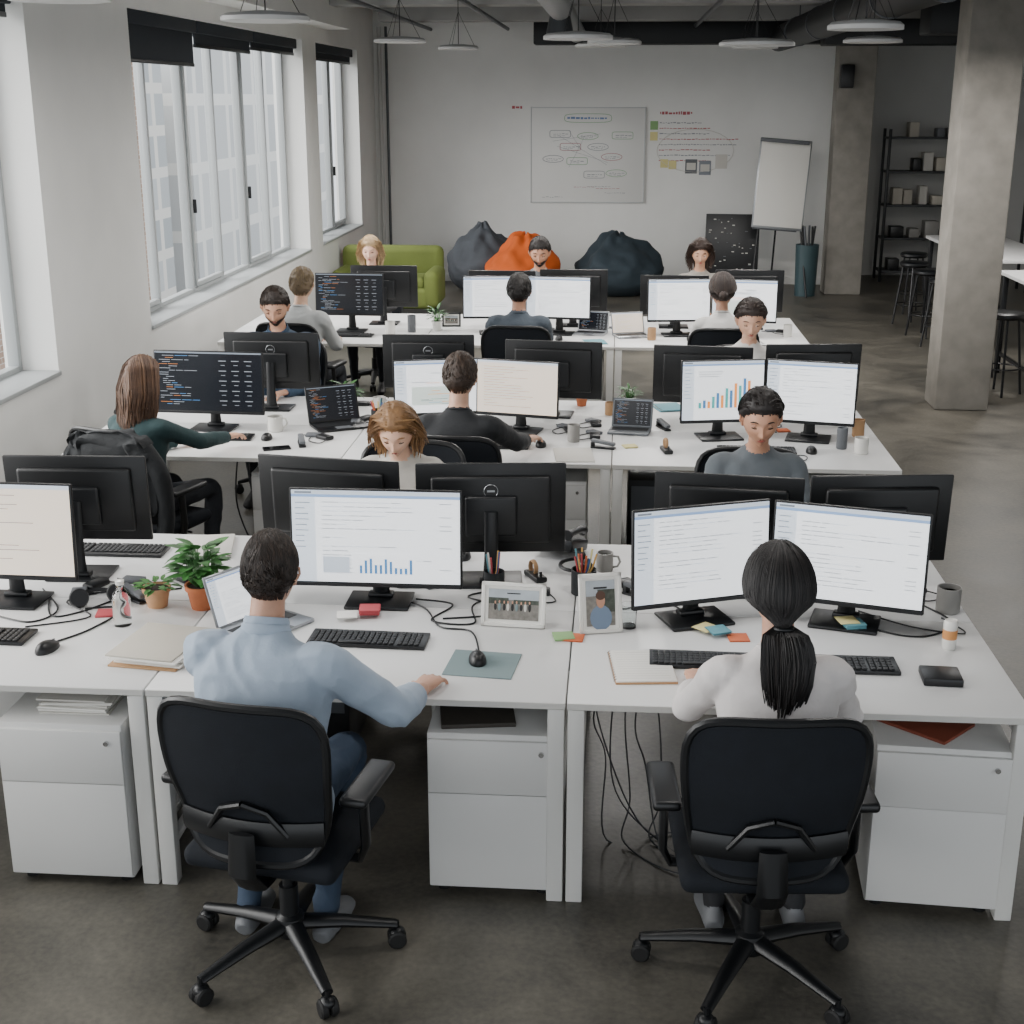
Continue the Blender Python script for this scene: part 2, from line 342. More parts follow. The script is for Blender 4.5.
# ------------------------------------------------------------------ monitors
SCB=1.65
def E(n,c,e=.9): return mat(n,c,.3,emit=e*SCB,spec=.3)
SW=E('screen_white','#dfe2e5',.75);SD=mat('screen_dark','#14171d',.25,emit=.4);STX=E('ui_text','#727a84',.4);SBL=E('ui_blue','#7f9ac0',.55);SGR=E('ui_grey','#b0b9c4',.62)
SC1=E('code_blue','#4d7fb0',.4);SC2=E('code_orange','#a5673a',.4);SC3=E('code_grey','#8a8f96',.35);SC4=E('chart_teal','#4fa3a0',.5);SC5=E('chart_orange','#dd8a4a',.6);SWM=E('screen_warm','#cfc3b5',.62);SRED=E('code_red','#90332f',.4)
SSD=E('ui_side','#c4ccd5',.68)
def screen(m,w,h,kind,y,M):
    def q(x0,z0,x1,z1,mt,d=1):
        yy=y-.0006*d
        m.add(([V((x0,yy,z0)),V((x1,yy,z0)),V((x1,yy,z1)),V((x0,yy,z1))],[[0,1,2,3]]),mt,M)
    X0=-w/2;Z0=-h/2;r=R
    dark=kind=='code';bg=SD if dark else (SWM if kind=='warm' else SW)
    q(X0,Z0,-X0,-Z0,bg,0)
    def P(u0,v0,u1,v1,mt,d=1): q(X0+w*u0,Z0+h*v0,X0+w*u1,Z0+h*v1,mt,d)
    if dark:
        for k in range(24):
            v=.93-k*.036;u=.04+.03*r.choice([0,1,2,3])
            for _ in range(r.randint(1,3)):
                L=r.uniform(.03,.12);P(u,v,min(u+L,.55),v+.008,r.choice([SC1,SC2,SC3,SC3,SC3,SC3]));u+=L+.012
                if u>.5:break
        for a in range(3):
            for bb in range(5):
                x=.6+a*.12;P(x,.85-bb*.17,x+.07,.862-bb*.17,SC3);P(x+.02,.78-bb*.17,x+.06,.788-bb*.17,SC3)
        P(0,.975,1,1,STX);return
    if kind=='warm':
        P(0,.955,1,1,SGR)
        for k in range(16): P(.08,.88-k*.05,.08+r.uniform(.1,.7),.887-k*.05,STX)
        return
    P(0,.955,1,1,SGR);P(0,.925,1,.955,SBL);P(.02,.965,.12,.985,STX,2);P(0,0,.14,.925,SSD)
    for k in range(9): P(.02,.86-k*.06,.02+r.uniform(.05,.1),.868-k*.06,STX,2)
    if kind=='chart':
        hs=[.1,.14,.12,.2,.26,.22,.34,.3,.42,.38,.5,.46]
        for k,hh in enumerate(hs): P(.2+k*.055,.2,.235+k*.055,.2+hh,SC5 if k%3==2 else (SC1 if k%3 else SC4))
        for k in range(3): P(.2,.82-k*.04,.2+r.uniform(.2,.5),.828-k*.04,STX)
    elif kind=='map':
        P(.2,.15,.8,.5,E('map_area','#b9c4be',.65))
        for k in range(14):
            u=r.uniform(.2,.7);v=r.uniform(.15,.8);P(u,v,u+r.uniform(.1,.2),v+.008,r.choice([STX,SBL,STX,SC5]),2)
    else:
        for k in range(17):
            if r.random()<.12: continue
            u=.18
            for _ in range(r.randint(2,7)):
                L=r.uniform(.03,.12);P(u,.87-k*.048,min(u+L,.84),.876-k*.048,SGR if r.random()<.4 else STX);u+=L+.012
                if u>.8: break
            if r.random()<.5: P(.88,.87-k*.048,.95,.876-k*.048,STX)
        if kind=='docbars':
            P(.36,.06,.74,.32,SW,2)
            for k in range(11): P(.4+k*.03,.1,.415+k*.03,.1+r.uniform(.05,.17),SC1,3)
            P(.18,.1,.34,.28,SGR,2)
def monitor(x,y,rz,w=.6,h=.36,kind='doc',zb=.83,z0=DZ,logo=False,tilt=-.06):
    m=MB();zc=zb+h/2-z0;M=T(0,0,zc,rx=tilt)
    m.add(boxgeo(w,.018,h,.006,2),BLK,M)
    m.add(boxgeo(w*.8,.03,h*.75,.014,3),BLK,M@T(0,.02,0));m.add(boxgeo(w*.35,.03,h*.45,.012,3),BLK2,M@T(0,.04,-.02))
    m.add(boxgeo(w-.008,.004,.014,.001,1),BLK2,M@T(0,-.0095,-h/2+.008))
    screen(m,w-.018,h-.026,kind,-.0096,M@T(0,0,.006))
    if logo: m.tube([(.028*math.cos(a/16*2*pi),.0365,.028*math.sin(a/16*2*pi)+h*.22) for a in range(16)],.0013,SILV,4,M=M,closed=True);m.add(boxgeo(.03,.001,.008),SILV,M@T(0,.0362,h*.22))
    m.tube([(0,.075,.012),(0,.07,.12),(0,.055,zc)],[(.035,.012),(.028,.012),(.028,.012)],BLK2,12)
    m.box(0,.035,.007,.25,.19,.012,BLK2,.005,seg=2);m.box(0,.075,.02,.1,.05,.02,BLK2,.008)
    m.obj('computer_monitor',x,y,z0,rz)
monitor(-.887,4.83,0,.66,.385,'docbars',.82)
monitor(.335,4.735,.37,.55,.375,'doc',.825)
monitor(.87,4.745,-.27,.56,.375,'doc',.825)
monitor(-2.31,4.73,-.02,.58,.38,'warm',.85)
monitor(-2.16,5.12,pi+.05,.58,.36,'doc',.88);monitor(-1.14,5.2,pi-.15,.6,.37,'doc',.86);monitor(-.48,5.17,pi+.1,.6,.38,'doc',.85,logo=True)
monitor(.46,5.14,pi-.12,.58,.36,'doc',.85);monitor(1.05,5.16,pi+.12,.56,.36,'doc',.855)
monitor(-2.36,7.62,-.05,.66,.37,'code',.84)
monitor(-1.03,7.68,.25,.5,.33,'map',.84);monitor(-.555,7.68,-.22,.5,.33,'warm',.84)
monitor(.62,7.62,.2,.49,.36,'chart',.84);monitor(1.115,7.62,-.22,.51,.36,'doc',.84)
monitor(-2.14,8.25,pi,.6,.36,'doc',.86,logo=True);monitor(-1.15,8.25,pi+.05,.57,.34,'doc',.88,logo=True);monitor(-.37,8.2,pi-.1,.6,.36,'doc',.84)
monitor(.54,8.2,pi-.1,.6,.36,'doc',.82);monitor(1.2,8.2,pi+.1,.58,.36,'doc',.84)
monitor(-2.21,11.15,-.03,.58,.35,'code',.88)
monitor(-1.0,11.15,.12,.52,.35,'doc',.87);monitor(-.47,11.15,-.12,.54,.35,'doc',.87)
monitor(.52,11.15,.12,.52,.35,'doc',.86);monitor(1.05,11.15,-.12,.53,.35,'map',.86)
monitor(-2.0,11.65,pi,.58,.36,'doc',.88);monitor(-.36,11.65,pi,.58,.36,'doc',.86);monitor(-.98,11.7,pi,.58,.34,'doc',.86);monitor(.5,11.65,pi,.58,.34,'doc',.84);monitor(1.13,11.65,pi,.58,.36,'doc',.87)
# ------------------------------------------------------------------ keyboards etc
def kb_mesh():
    m=MB();m.box(0,0,.008,.43,.14,.014,BLK2,.004)
    for r in range(5):
        n=15
        for c in range(n):
            if r==0 and 4<c<10: continue
            m.box(-.2+c*.0205+.006,-.052+r*.022,.018,.0175,.0185,.007,KEY,.002,seg=1)
        if r==0: m.box(-.2+7*.0205+.006,-.052,.018,.1,.0185,.007,KEY,.002,seg=1)
        for c in range(4): m.box(.123+c*.0205,-.052+r*.022,.018,.0175,.0185,.007,KEY,.002,seg=1)
    return m.mesh('computer_keyboard')
KB=kb_mesh()
def keyboard(x,y,rz=0): place('computer_keyboard',KB,x,y,DZ,rz)
def mouse_mesh():
    m=MB();vs,fs=sphgeo(20,14);o=[]
    for v in vs:
        z=max(v.z,-.15);o.append(V((v.x*.031*(1-.12*v.y),v.y*.056,z*.034*(1-.25*v.y)+.005)))
    m.add((o,fs),BLK);m.box(0,.03,.029,.006,.018,.006,GREY,.002);return m.mesh('computer_mouse')
MO=mouse_mesh()
def mouse(x,y,rz=0,z=DZ): place('computer_mouse',MO,x,y,z,rz)
keyboard(-.86,4.47,-.03);keyboard(.36,4.37,-.02);keyboard(.78,4.37,.0);keyboard(-2.3,4.40,-.02);keyboard(-2.12,5.38,pi);keyboard(-1.0,5.42,pi);keyboard(.68,5.45,pi)
mouse(-.45,4.31,.2,DZ+.004);mouse(-1.98,4.30,-.3);mouse(-.62,5.42,0)
m=MB();m.add(boxgeo(.24,.22,.004,.0015,1),PADM);m.obj('mouse_pad',-.43,4.29,DZ+.002,-.1)
for x,y,r in((-2.28,7.42,.05),(-.68,7.35,0),(.8,7.35,0),(-2.2,10.95,0),(-.75,10.95,0),(.8,10.95,0)): keyboard(x,y,r)
for x,y in((-1.98,7.42),(-.4,7.38),(1.1,7.35),(-.45,10.9),(1.1,10.9)): mouse(x,y)
def laptop(x,y,rz,z=DZ,kind='code',ang=1.9,mt=None,w=.32,d=.22):
    mt=mt or SILV;m=MB();m.box(0,0,.008,w,d,.014,mt,.004);m.box(0,.02,.0155,w*.88,d*.45,.001,KEY);m.box(0,-.07,.0155,w*.3,.06,.001,GREY)
    M=T(0,d/2,.012,rx=-(ang-pi/2))@T(0,0,d/2);m.add(boxgeo(w,.007,d,.003,1),mt,M);screen(m,w-.02,d-.02,kind,-.0042,M)
    m.obj('laptop_computer',x,y,z,rz)
laptop(-1.26,4.57,1.0,kind='doc',w=.3,d=.2)
laptop(-1.62,7.75,.5,kind='code',mt=BLK2);laptop(.1,7.75,-.15,kind='code',mt=mat('laptop_grey','#6a6e72',.4,metal=.5),w=.24,d=.17);laptop(.14,11.1,.3,kind='warm',w=.28,d=.18);laptop(-.2,11.2,-.2,kind='code',w=.26,d=.17)
def mug(x,y,mt=CER,r=.04,h=.09,handle=True,rz=0,z=DZ,name='coffee_mug'):
    m=MB();m.lathe([(0,.0),(r*.9,0),(r,.006),(r,h),(r-.004,h),(r-.005,.01),(0,.01)],mt,n=28)
    if handle: m.tube([(r-.002,0,h*.8),(r+.02,0,h*.78),(r+.028,0,h*.5),(r+.018,0,h*.25),(r-.002,0,h*.2)],.005,mt,8)
    m.lathe([(r-.006,h*.8),(0,h*.8)],mat('coffee','#2a1a10',.2));m.obj(name,x,y,z,rz)
mug(1.29,4.93,CERG,.045,.1,False,name='ceramic_cup')
m=MB();m.lathe([(0,0),(.022,0),(.025,.006),(.025,.04)],CER,n=24);m.lathe([(.0253,.04),(.0253,.075)],mat('can_label','#c98a50',.5),n=24);m.lathe([(.025,.075),(.025,.1),(.021,.108),(.019,.106),(0,.105)],CER,n=24);m.obj('drink_can',1.21,4.56,DZ)
mug(-.02,5.3,CERG,.035,.08);mug(-1.98,7.62,CER,.045,.09,rz=.5);mug(-1.45,8.15,CER,.04,.1)
mug(1.37,7.35,CER,.038,.09,False,name='paper_cup');mug(-.22,7.5,CERG,.035,.1,False,name='paper_cup');mug(1.28,7.45,GREY,.03,.12,False,name='travel_tumbler');mug(1.42,7.75,CORK,.035,.1,False,name='paper_cup');mug(-.02,8.2,CORK,.03,.08,False,name='paper_cup')
mug(-1.85,11.0,CER,.04,.12,False,name='paper_cup');mug(-1.7,11.2,GREY,.035,.14,False,name='travel_tumbler');mug(.3,10.95,CORK,.035,.1,False,name='paper_cup');mug(1.42,11.2,CER,.035,.1,False,name='paper_cup');mug(-1.05,5.5,CERG,.038,.09);mug(-1.2,8.0,CER,.04,.09);mug(-2.6,7.3,CER,.038,.09,rz=2)
def pens(x,y,z=DZ,r=.04,h=.1,n=9):
    m=MB();m.lathe([(0,0),(r,0),(r,h),(r-.003,h),(r-.003,.005),(0,.005)],mat('mesh_cup','#25282b',.5,metal=.3),n=20)
    cs=[ORNG,PINK,WOOD,BLK2,CYAN,WOOD,mat('pen_blue','#2f5a9a',.4),CER,YEL]
    for k in range(n):
        a=R.uniform(0,6.28);l=R.uniform(.14,.18);q=R.uniform(.3,.7)
        m.tube([(math.cos(a+3)*r*.4,math.sin(a+3)*r*.4,.008),(math.cos(a)*r*q,math.sin(a)*r*q,h),(math.cos(a)*r*q*1.5,math.sin(a)*r*q*1.5,l)],.0038,cs[k%9],6)
    m.obj('pen_holder',x,y,z)
pens(-.45,4.98);pens(-.10,5.03,n=14,r=.05);pens(1.35,8.05);pens(-1.4,7.8)
def leafgeo(L,W,bend=.3):
    vs=[];fs=[];N=6
    for i in range(N+1):
        t=i/N;w=W*math.sin(pi*(t*.92+.04))**.8*(1-.35*t);z=-bend*L*t*t;y=L*t
        vs+=[V((-w,y,z+.15*w)),V((0,y,z-.1*w)),V((w,y,z+.15*w))]
    for i in range(N):
        a=i*3;fs+=[[a,a+1,a+4,a+3],[a+1,a+2,a+5,a+4]]
    return vs,fs
def plant(x,y,name,potm,pr,ph,leaves,L,W,lm,hgt,z=DZ):
    m=MB();m.lathe([(0,0),(pr*.72,0),(pr*.95,ph*.8),(pr*1.06,ph*.8),(pr*1.08,ph),(pr*.95,ph),(pr*.9,ph*.88),(0,ph*.88)],potm,n=28);m.lathe([(pr*.93,ph*.9),(0,ph*.93)],SOIL,n=20)
    for k in range(leaves):
        a=k*2.4+R.uniform(-.3,.3);q=R.random();rr=pr*.9*q**.5*1.3;hh=ph*.9+hgt*(1-.6*q)*R.uniform(.5,1)
        px,py=math.cos(a)*rr,math.sin(a)*rr
        if hgt>.05: m.tube([(px*.3,py*.3,ph*.9),(px*.7,py*.7,(ph*.9+hh)/2),(px,py,hh)],.0018,lm,5)
        s=R.uniform(.7,1.1);m.add(leafgeo(L*s,W*s,R.uniform(.1,.5)),lm,T(px,py,hh,rz=a-pi/2+R.uniform(-.6,.6),rx=R.uniform(-.1,.9)*(1-q*.7)))
    m.obj(name,x,y,z)
plant(-1.555,4.76,'potted_basil',TERRA,.062,.095,85,.08,.028,LEAF,.20)
plant(-1.735,4.76,'potted_succulent',POTB,.052,.08,40,.045,.013,LEAF2,.03)
plant(-1.66,8.15,'potted_plant',CER,.05,.08,34,.08,.014,LEAF,.12);plant(.1,8.38,'potted_plant',CER,.04,.07,30,.06,.012,LEAF,.1);plant(-1.5,11.3,'potted_plant',CER,.045,.08,30,.08,.014,LEAF,.12);plant(-.2,8.45,'potted_plant',TERRA,.04,.07,30,.06,.012,LEAF,.1)
m=MB();m.lathe([(0,0),(.032,0),(.034,.01),(.034,.1),(.03,.12),(.014,.145),(.014,.165),(.016,.168)],GLASS,n=28);m.lathe([(.016,.16),(.017,.175),(0,.178)],CER,n=20);m.obj('glass_bottle',-1.80,4.56,DZ)
m=MB();m.lathe([(0,0),(.028,0),(.032,.09),(.03,.09),(.026,.008),(0,.008)],GLASS,n=28);m.obj('drinking_glass',.075,4.68,DZ)
PSK=mat('photo_sky','#a5acb2',.4,var=.1,vs=20);PGR=mat('photo_ground','#77736c',.4,var=.3,vs=60);PTR=mat('photo_trees','#3c4238',.4,var=.5,vs=60);PDK=mat('photo_dark','#1d1b1a',.5);PSN=mat('photo_skin','#b98a70',.5)
def pframe(x,y,rz,w,h,kind,bm):
    m=MB();M=T(0,0,h/2,rx=-.22);t=.014
    for s in(-1,1): m.add(boxgeo(t,.014,h,.002,1),bm,M@T(s*(w/2-t/2),0,0));m.add(boxgeo(w,.014,t,.002,1),bm,M@T(0,0,s*(h/2-t/2)))
    m.add(boxgeo(w-.01,.006,h-.01),PAPER,M@T(0,.002,0))
    iw,ih=w-t*2-.024,h-t*2-.024
    def B(cx,cz,sx,sz,mt,d): m.add(boxgeo(sx*iw,.001,sz*ih),mt,M@T(cx*iw,-.002-.0006*d,cz*ih))
    def O(cx,cz,sx,sz,mt,d): m.add(sphgeo(12,8),mt,M@T(cx*iw,-.0022-.0006*d,cz*ih,s=(sx*iw,.0006,sz*ih)))
    B(0,0,1,1,PGR,0);B(0,.33,1,.34,PSK,1)
    if kind==1:
        B(-.3,.12,.4,.2,PTR,2);B(.25,.1,.5,.14,PTR,2)
        for k in range(9):
            cx=-.36+k*.085+R.uniform(-.01,.01);hh=R.uniform(.2,.28);O(cx,-.08,.028,hh*.5,[PDK,PADM,PDK,PAPER2][k%4],3);O(cx,-.08+hh*.6,.016,.05,PSN,4)
    else:
        B(.2,.05,.6,.5,PTR,2);O(0,-.32,.38,.28,mat('photo_shirt','#6d7f96',.5),3);O(0,.06,.15,.17,PSN,4);O(0,.17,.17,.1,mat('photo_hair','#4a2f20',.5),5)
    m.box(0,h*.2,h*.4,.05,.004,h*.8,BLK2,rx=.42)
    m.obj('picture_frame',x,y,DZ,rz)
pframe(-.35,4.66,-.08,.24,.165,1,CER);pframe(-.03,4.63,.25,.16,.22,2,CER);pframe(-1.4,11.5,.1,.16,.12,1,BLK2)
def stack(name,x,y,rz,w,d,n,mats,th=.004,z=DZ,jit=.01,b=.001):
    m=MB()
    for k in range(n): m.box(R.uniform(-jit,jit),R.uniform(-jit,jit),th*(k+.5),w,d,th*.9,mats[k%len(mats)],b,rz=R.uniform(-.05,.05)*jit*40)
    return m.obj(name,x,y,z,rz)
stack('folder_stack',-1.57,4.33,-.15,.25,.31,6,[CORK,PAPER,PAPER,PAPER2,PAPER,FOLD],.007,jit=.02)
m=MB();m.box(0,0,.004,.21,.27,.008,CORK,.002);m.box(0,0,.01,.205,.265,.005,PAPER,.001)
for k in range(12): m.box(0,.11-k*.02,.0128,.17,.0012,.0004,PAPER2)
for k in range(13): m.tube([(-.104,-.12+k*.02,.002),(-.11,-.12+k*.02,.008),(-.1,-.12+k*.02,.016)],.0012,BLK2,5)
m.obj('spiral_notebook',.12,4.30,DZ,.1)
def sticky(x,y,rz,mt,z=DZ,n=4): stack('sticky_notes',x,y,rz,.075,.075,n,[mt],.002,z,.002)
sticky(-.16,4.56,.2,GREEN);sticky(-.125,4.555,-.1,ORNG,DZ,3);sticky(-.9,4.72,.1,PINK,DZ+.014,10);sticky(-.98,4.68,.2,PAPER,DZ+.014,3);sticky(.40,4.63,.4,CYAN,DZ+.014);sticky(.47,4.6,.1,ORNG,DZ+.0,3);sticky(.36,4.66,.8,YEL,DZ+.014,2);sticky(.9,4.72,.2,CYAN,DZ+.014,8);sticky(.88,4.73,.2,YEL,DZ+.03,2)
sticky(.7,7.2,.2,YEL);sticky(.1,7.4,.3,YEL);sticky(-1.9,4.66,.2,PINK);sticky(1.0,7.85,.2,ORNG)
m=MB();m.box(0,0,.014,.13,.12,.028,BLK2,.006);m.obj('leather_wallet',1.12,4.28,DZ,-.05)
def phone(x,y,rz): m=MB();m.box(0,0,.005,.075,.155,.009,BLK2,.004);m.box(0,0,.0098,.068,.145,.0006,mat('phone_glass','#050608',.08));m.obj('smartphone',x,y,DZ,rz)
phone(-1.87,7.2,-1.2);phone(-.75,5.25,.3);phone(1.0,5.35,.5)
def headphones(x,y,rz):
    m=MB();m.tube([(.08*math.cos(pi-pi*k/12),.085*math.sin(pi-pi*k/12),.022) for k in range(13)],(.008),BLK2,8)
    for s in(-1,1): m.add(lathegeo([(0,-.014),(.034,-.014),(.038,0),(.034,.016),(0,.016)],20),BLK,T(s*.07,-.02,.035,rx=1.2))
    m.obj('headphones',x,y,DZ,rz)
headphones(-1.98,4.78,.5);headphones(-.12,5.3,1.8)
def deskphone(x,y,rz):
    m=MB();m.box(0,0,.03,.2,.2,.05,BLK,.01,rx=.25);m.box(.03,-.02,.062,.09,.09,.004,KEY,rx=.25)
    for i in range(3):
        for j in range(4): m.box(.0+i*.026,-.06+j*.024,.058+j*.006,.016,.014,.008,GREY,.002)
    m.tube([(-.075,-.09,.07),(-.078,-.05,.085),(-.078,.05,.1),(-.075,.09,.1)],[.024,.015,.015,.024],BLK,10);m.obj('desk_telephone',x,y,DZ+.02,rz)
deskphone(-2.88,7.75,.2);deskphone(1.2,5.5,pi);deskphone(-.22,5.5,2.8)
def clutter(x,y):
    m=MB()
    m.box(0,0,.012,.1,.06,.024,BLK2,.008,rz=.4);m.box(.09,.04,.009,.06,.09,.018,GREY,.006,rz=-.5);m.tube(cr([(-.05,0,.01),(-.1,.06,.005),(-.02,.1,.005),(.08,.06,.005),(.14,.1,.005)],5),.003,BLK2,6)
    m.obj('phone_charger',x,y,DZ,R.uniform(0,6))
for x,y in((-.28,5.0),(.05,5.12),(.62,5.0),(-.8,5.05),(1.2,5.12),(-1.85,4.95),(-.1,7.9),(-1.5,7.95),(.9,7.95),(-.25,7.75),(.95,7.2),(-1.6,8.35),(1.4,11.4),(-.65,11.4),(.1,11.5),(-2.05,4.95),(-1.72,5.05),(-.1,7.6),(-1.65,7.45)): clutter(x,y)
def tape(x,y,rz):
    m=MB();m.box(0,0,.012,.05,.13,.024,BLK2,.008);m.tube([(0,.02+.028*math.cos(a/14*2*pi),.042+.028*math.sin(a/14*2*pi)) for a in range(14)],[(.01,.006)]*14,CORK,8,closed=True);m.tube([(0,-.055,.02),(0,-.05,.045)],.006,BLK2,6);m.obj('tape_dispenser',x,y,DZ,rz)
def stapler(x,y,rz):
    m=MB();m.box(0,0,.006,.04,.14,.01,BLK2,.003);m.box(0,0,.036,.034,.14,.02,GREY,.008,rx=.12);m.box(0,.06,.02,.034,.02,.03,BLK2,.004);m.obj('stapler',x,y,DZ,rz)
tape(-.3,5.18,.5);stapler(.12,5.0,1.0);tape(-1.05,7.1,1);stapler(.3,7.85,.4);tape(-1.62,5.0,.3);stapler(-1.85,4.82,.9);stapler(.95,5.55,.4);tape(.3,7.3,.2);stapler(-.05,7.35,1.3);tape(.2,11.4,.2);stapler(-1.75,7.3,.3)
stack('document_pile',-1.25,7.35,.3,.21,.29,3,[PAPER,PAPER2]);stack('document_pile',-.2,7.18,.1,.21,.29,2,[PAPER,PAPER2]);stack('document_pile',.95,8.4,.1,.21,.29,3,[PAPER,PAPER2]);stack('document_pile',-2.75,7.2,.2,.21,.29,2,[PAPER]);stack('document_pile',1.3,10.85,.2,.21,.29,2,[PAPER]);stack('document_pile',-1.3,10.85,.2,.21,.29,2,[PAPER]);stack('notebook',-.15,10.8,.2,.16,.21,2,[CYAN]);stack('document_pile',-1.75,5.45,.2,.21,.29,4,[PAPER,PAPER2]);stack('notebook',.35,8.42,.3,.16,.21,3,[CYAN,PAPER]);stack('notebook',-2.6,11.0,.3,.16,.21,3,[GREY,PAPER])
def cable(pts,r=.0035,mt=BLK2,name='power_cable'):
    o=V(pts[0]);m=MB();m.tube(cr([tuple(V(p)-o) for p in pts],8),r,mt,6);m.obj(name,*o)
z=DZ+.004
cable([(-.84,4.92,z),(-.7,4.8,z),(-.62,4.62,z),(-.5,4.58,z),(-.45,4.38,z)]);cable([(-.62,4.7,z),(-.45,4.75,z),(-.4,4.85,z),(-.55,4.95,z),(-.3,5.1,z)]);cable([(-.75,4.9,z),(-.6,4.85,z),(-.66,4.68,z),(-.5,4.66,z),(-.52,4.85,z),(-.4,5.0,z)])
cable([(-2.0,4.7,z),(-1.85,4.72,z),(-1.9,4.5,z),(-1.98,4.37,z)]);cable([(-2.2,4.85,z),(-2.1,4.62,z),(-2.0,4.67,z),(-1.88,4.85,z),(-1.7,4.95,z)]);cable([(.86,4.88,z),(1.0,4.7,z),(1.15,4.66,z),(1.28,4.8,z),(1.2,5.0,z)]);cable([(.3,4.82,z),(.2,4.95,z),(.05,4.85,z),(-.1,4.92,z)]);cable([(-2.3,4.6,z),(-2.15,4.55,z),(-2.1,4.68,z),(-2.25,4.9,z)])
cable([(.95,4.9,z),(1.12,4.75,z),(1.3,4.7,z),(1.25,4.85,z)],.003);cable([(-1.9,4.95,z),(-2.1,4.78,z),(-1.95,4.62,z),(-2.15,4.5,z)],.003)
for k in range(6):
    u=R.uniform
    x=-.03+.03*k;cable([(x-.05+u(-.05,.2),4.78,.66),(x+u(-.08,.08),4.6,u(.35,.6)),(x+u(-.05,.1),4.5,u(.12,.3)),(x+.1+u(-.1,.1),4.4+u(-.08,.1),.012),(x+.25+u(0,.1),4.28+u(-.1,.2),.008),(x+.4+u(0,.2),4.5,.008)],.0032,CABLE)
for k in range(4):
    x=-1.1+.08*k;cable([(x,4.85,.66),(x+.1,4.8,.5-.06*k),(x+.3,4.75,.55),(x+.5,4.8,.66)],.0035,CABLE);cable([(-2.3+.06*k,4.9,.66),(-2.25+.1*k,4.8,.3),(-2.2+.05*k,4.7,.01),(-2.6,4.4+.1*k,.008)],.004)
for bx in(-2.2,-.8,.7):
    for k in range(3): cable([(bx+.06*k,7.6,.66),(bx+.1*k,7.5,.3),(bx+.2,7.4+.05*k,.01),(bx+.5,7.6,.008)],.005)
m=MB();m.box(0,0,.025,.34,.06,.05,PAPER2,.01)
for k in range(5): m.box(-.12+k*.06,0,.052,.035,.035,.01,BLK2,.004)
m.obj('power_strip',.42,4.7,0,.3)
m=MB();m.box(0,0,.22,.2,.42,.44,BLK,.01);m.box(0,-.212,.3,.16,.004,.2,GREY,.004);pc=m.mesh('desktop_computer')
place('desktop_computer',pc,-1.15,5.2,0);place('desktop_computer',pc,.2,8.0,0);place('desktop_computer',pc,-.25,8.0,0)
# ------------------------------------------------------------------ people
def remesh(parts,voxel,mats,name,smooth=4,fold=0):
    vs=[];fs=[];tg=[]
    for (v,f),t in parts:
        o=len(vs);vs+=v
        for q in f: fs.append([a+o for a in q]);tg.append(t)
    me=bpy.data.meshes.new('t');me.from_pydata([tuple(v) for v in vs],[],fs)
    o=bpy.data.objects.new('t',me);COL.objects.link(o)
    r=o.modifiers.new('r','REMESH');r.mode='VOXEL';r.voxel_size=voxel
    s=o.modifiers.new('s','SMOOTH');s.factor=.5;s.iterations=smooth
    dg=bpy.context.evaluated_depsgraph_get();dg.update();n=bpy.data.meshes.new_from_object(o.evaluated_get(dg))
    bvh=BVHTree.FromPolygons([tuple(v) for v in vs],fs)
    bpy.data.objects.remove(o);n.name=name;n.materials.clear()
    for m in mats:n.materials.append(m)
    idx=[];cl=[False]*len(n.vertices)
    for p in n.polygons:
        h=bvh.find_nearest(p.center);t=tg[h[2]] if h[2] is not None else 0;idx.append(t)
        if t in(0,2):
            for q in p.vertices: cl[q]=True
    if fold:
        nn=[v.normal.copy() for v in n.vertices]
        off=V((R.uniform(0,50),R.uniform(0,50),R.uniform(0,50)))
        for v in n.vertices:
            if cl[v.index]:
                p=v.co.copy();w=noise.noise(p*4+off)
                q=V((p.x*6+w*1.5,p.y*6,p.z*12+p.x*4+w*2))+off
                rdg=1-abs(noise.noise(q))*2.4;am=.55+.9*max(0,noise.noise(p*3+off+V((9,0,0))))
                v.co+=nn[v.index]*fold*am*(max(rdg,-.4)*.9+.5*noise.noise(p*18+off)-.15)
    n.polygons.foreach_set('material_index',idx);n.polygons.foreach_set('use_smooth',[True]*len(idx));n.update()
    return n
def hand_mesh(sgn,skin,name):
    parts=[]
    def F(v): return V((v[0]*sgn,v[1],v[2]))
    parts.append((tubegeo([F(p) for p in((0,-.03,0),(0,0,0),(.002,.03,0),(0,.06,.002),(0,.088,0))],[(.024,.019),(.026,.018),(.036,.016),(.041,.014),(.038,.011)],14,up=(0,0,1)),0))
    for bx,by,L,r,sp in((.029,.078,.072,.0088,.10),(.0095,.084,.08,.009,.02),(-.0105,.08,.074,.0086,-.05),(-.029,.07,.058,.0076,-.14)):
        p=V((bx,by-.015,0));pts=[F(p)];rad=[r]
        a=.05
        for k,(l,da) in enumerate(((.015,0),(L*.45,-.25),(L*.3,-.45),(L*.25,-.4))):
            a+=da;p=p+V((math.sin(sp)*l,math.cos(a)*l,math.sin(a)*l));pts.append(F(p));rad.append(r*(1-.08*k))
        pts.append(F(p+V((0,math.cos(a),math.sin(a)))*.004));rad.append(r*.45)
        parts.append((tubegeo(pts,rad,10,up=(0,0,1)),0))
    parts.append((tubegeo([F(q) for q in((.012,.01,-.004),(.034,.028,-.006),(.052,.05,-.012),(.060,.073,-.018),(.062,.08,-.02))],[.014,.0125,.0105,.0085,.004],10,up=(0,0,1)),0))
    return remesh(parts,.0036,[skin],name,2)
HM={}
def hand(side,skin):
    k=(side,skin.name)
    if k not in HM: HM[k]=hand_mesh(1 if side<0 else -1,skin,'hand')
    return HM[k]
def g(a,s): return math.exp(-(a/s)**2)
def sst(a): a=max(0,min(1,a));return a*a*(3-2*a)
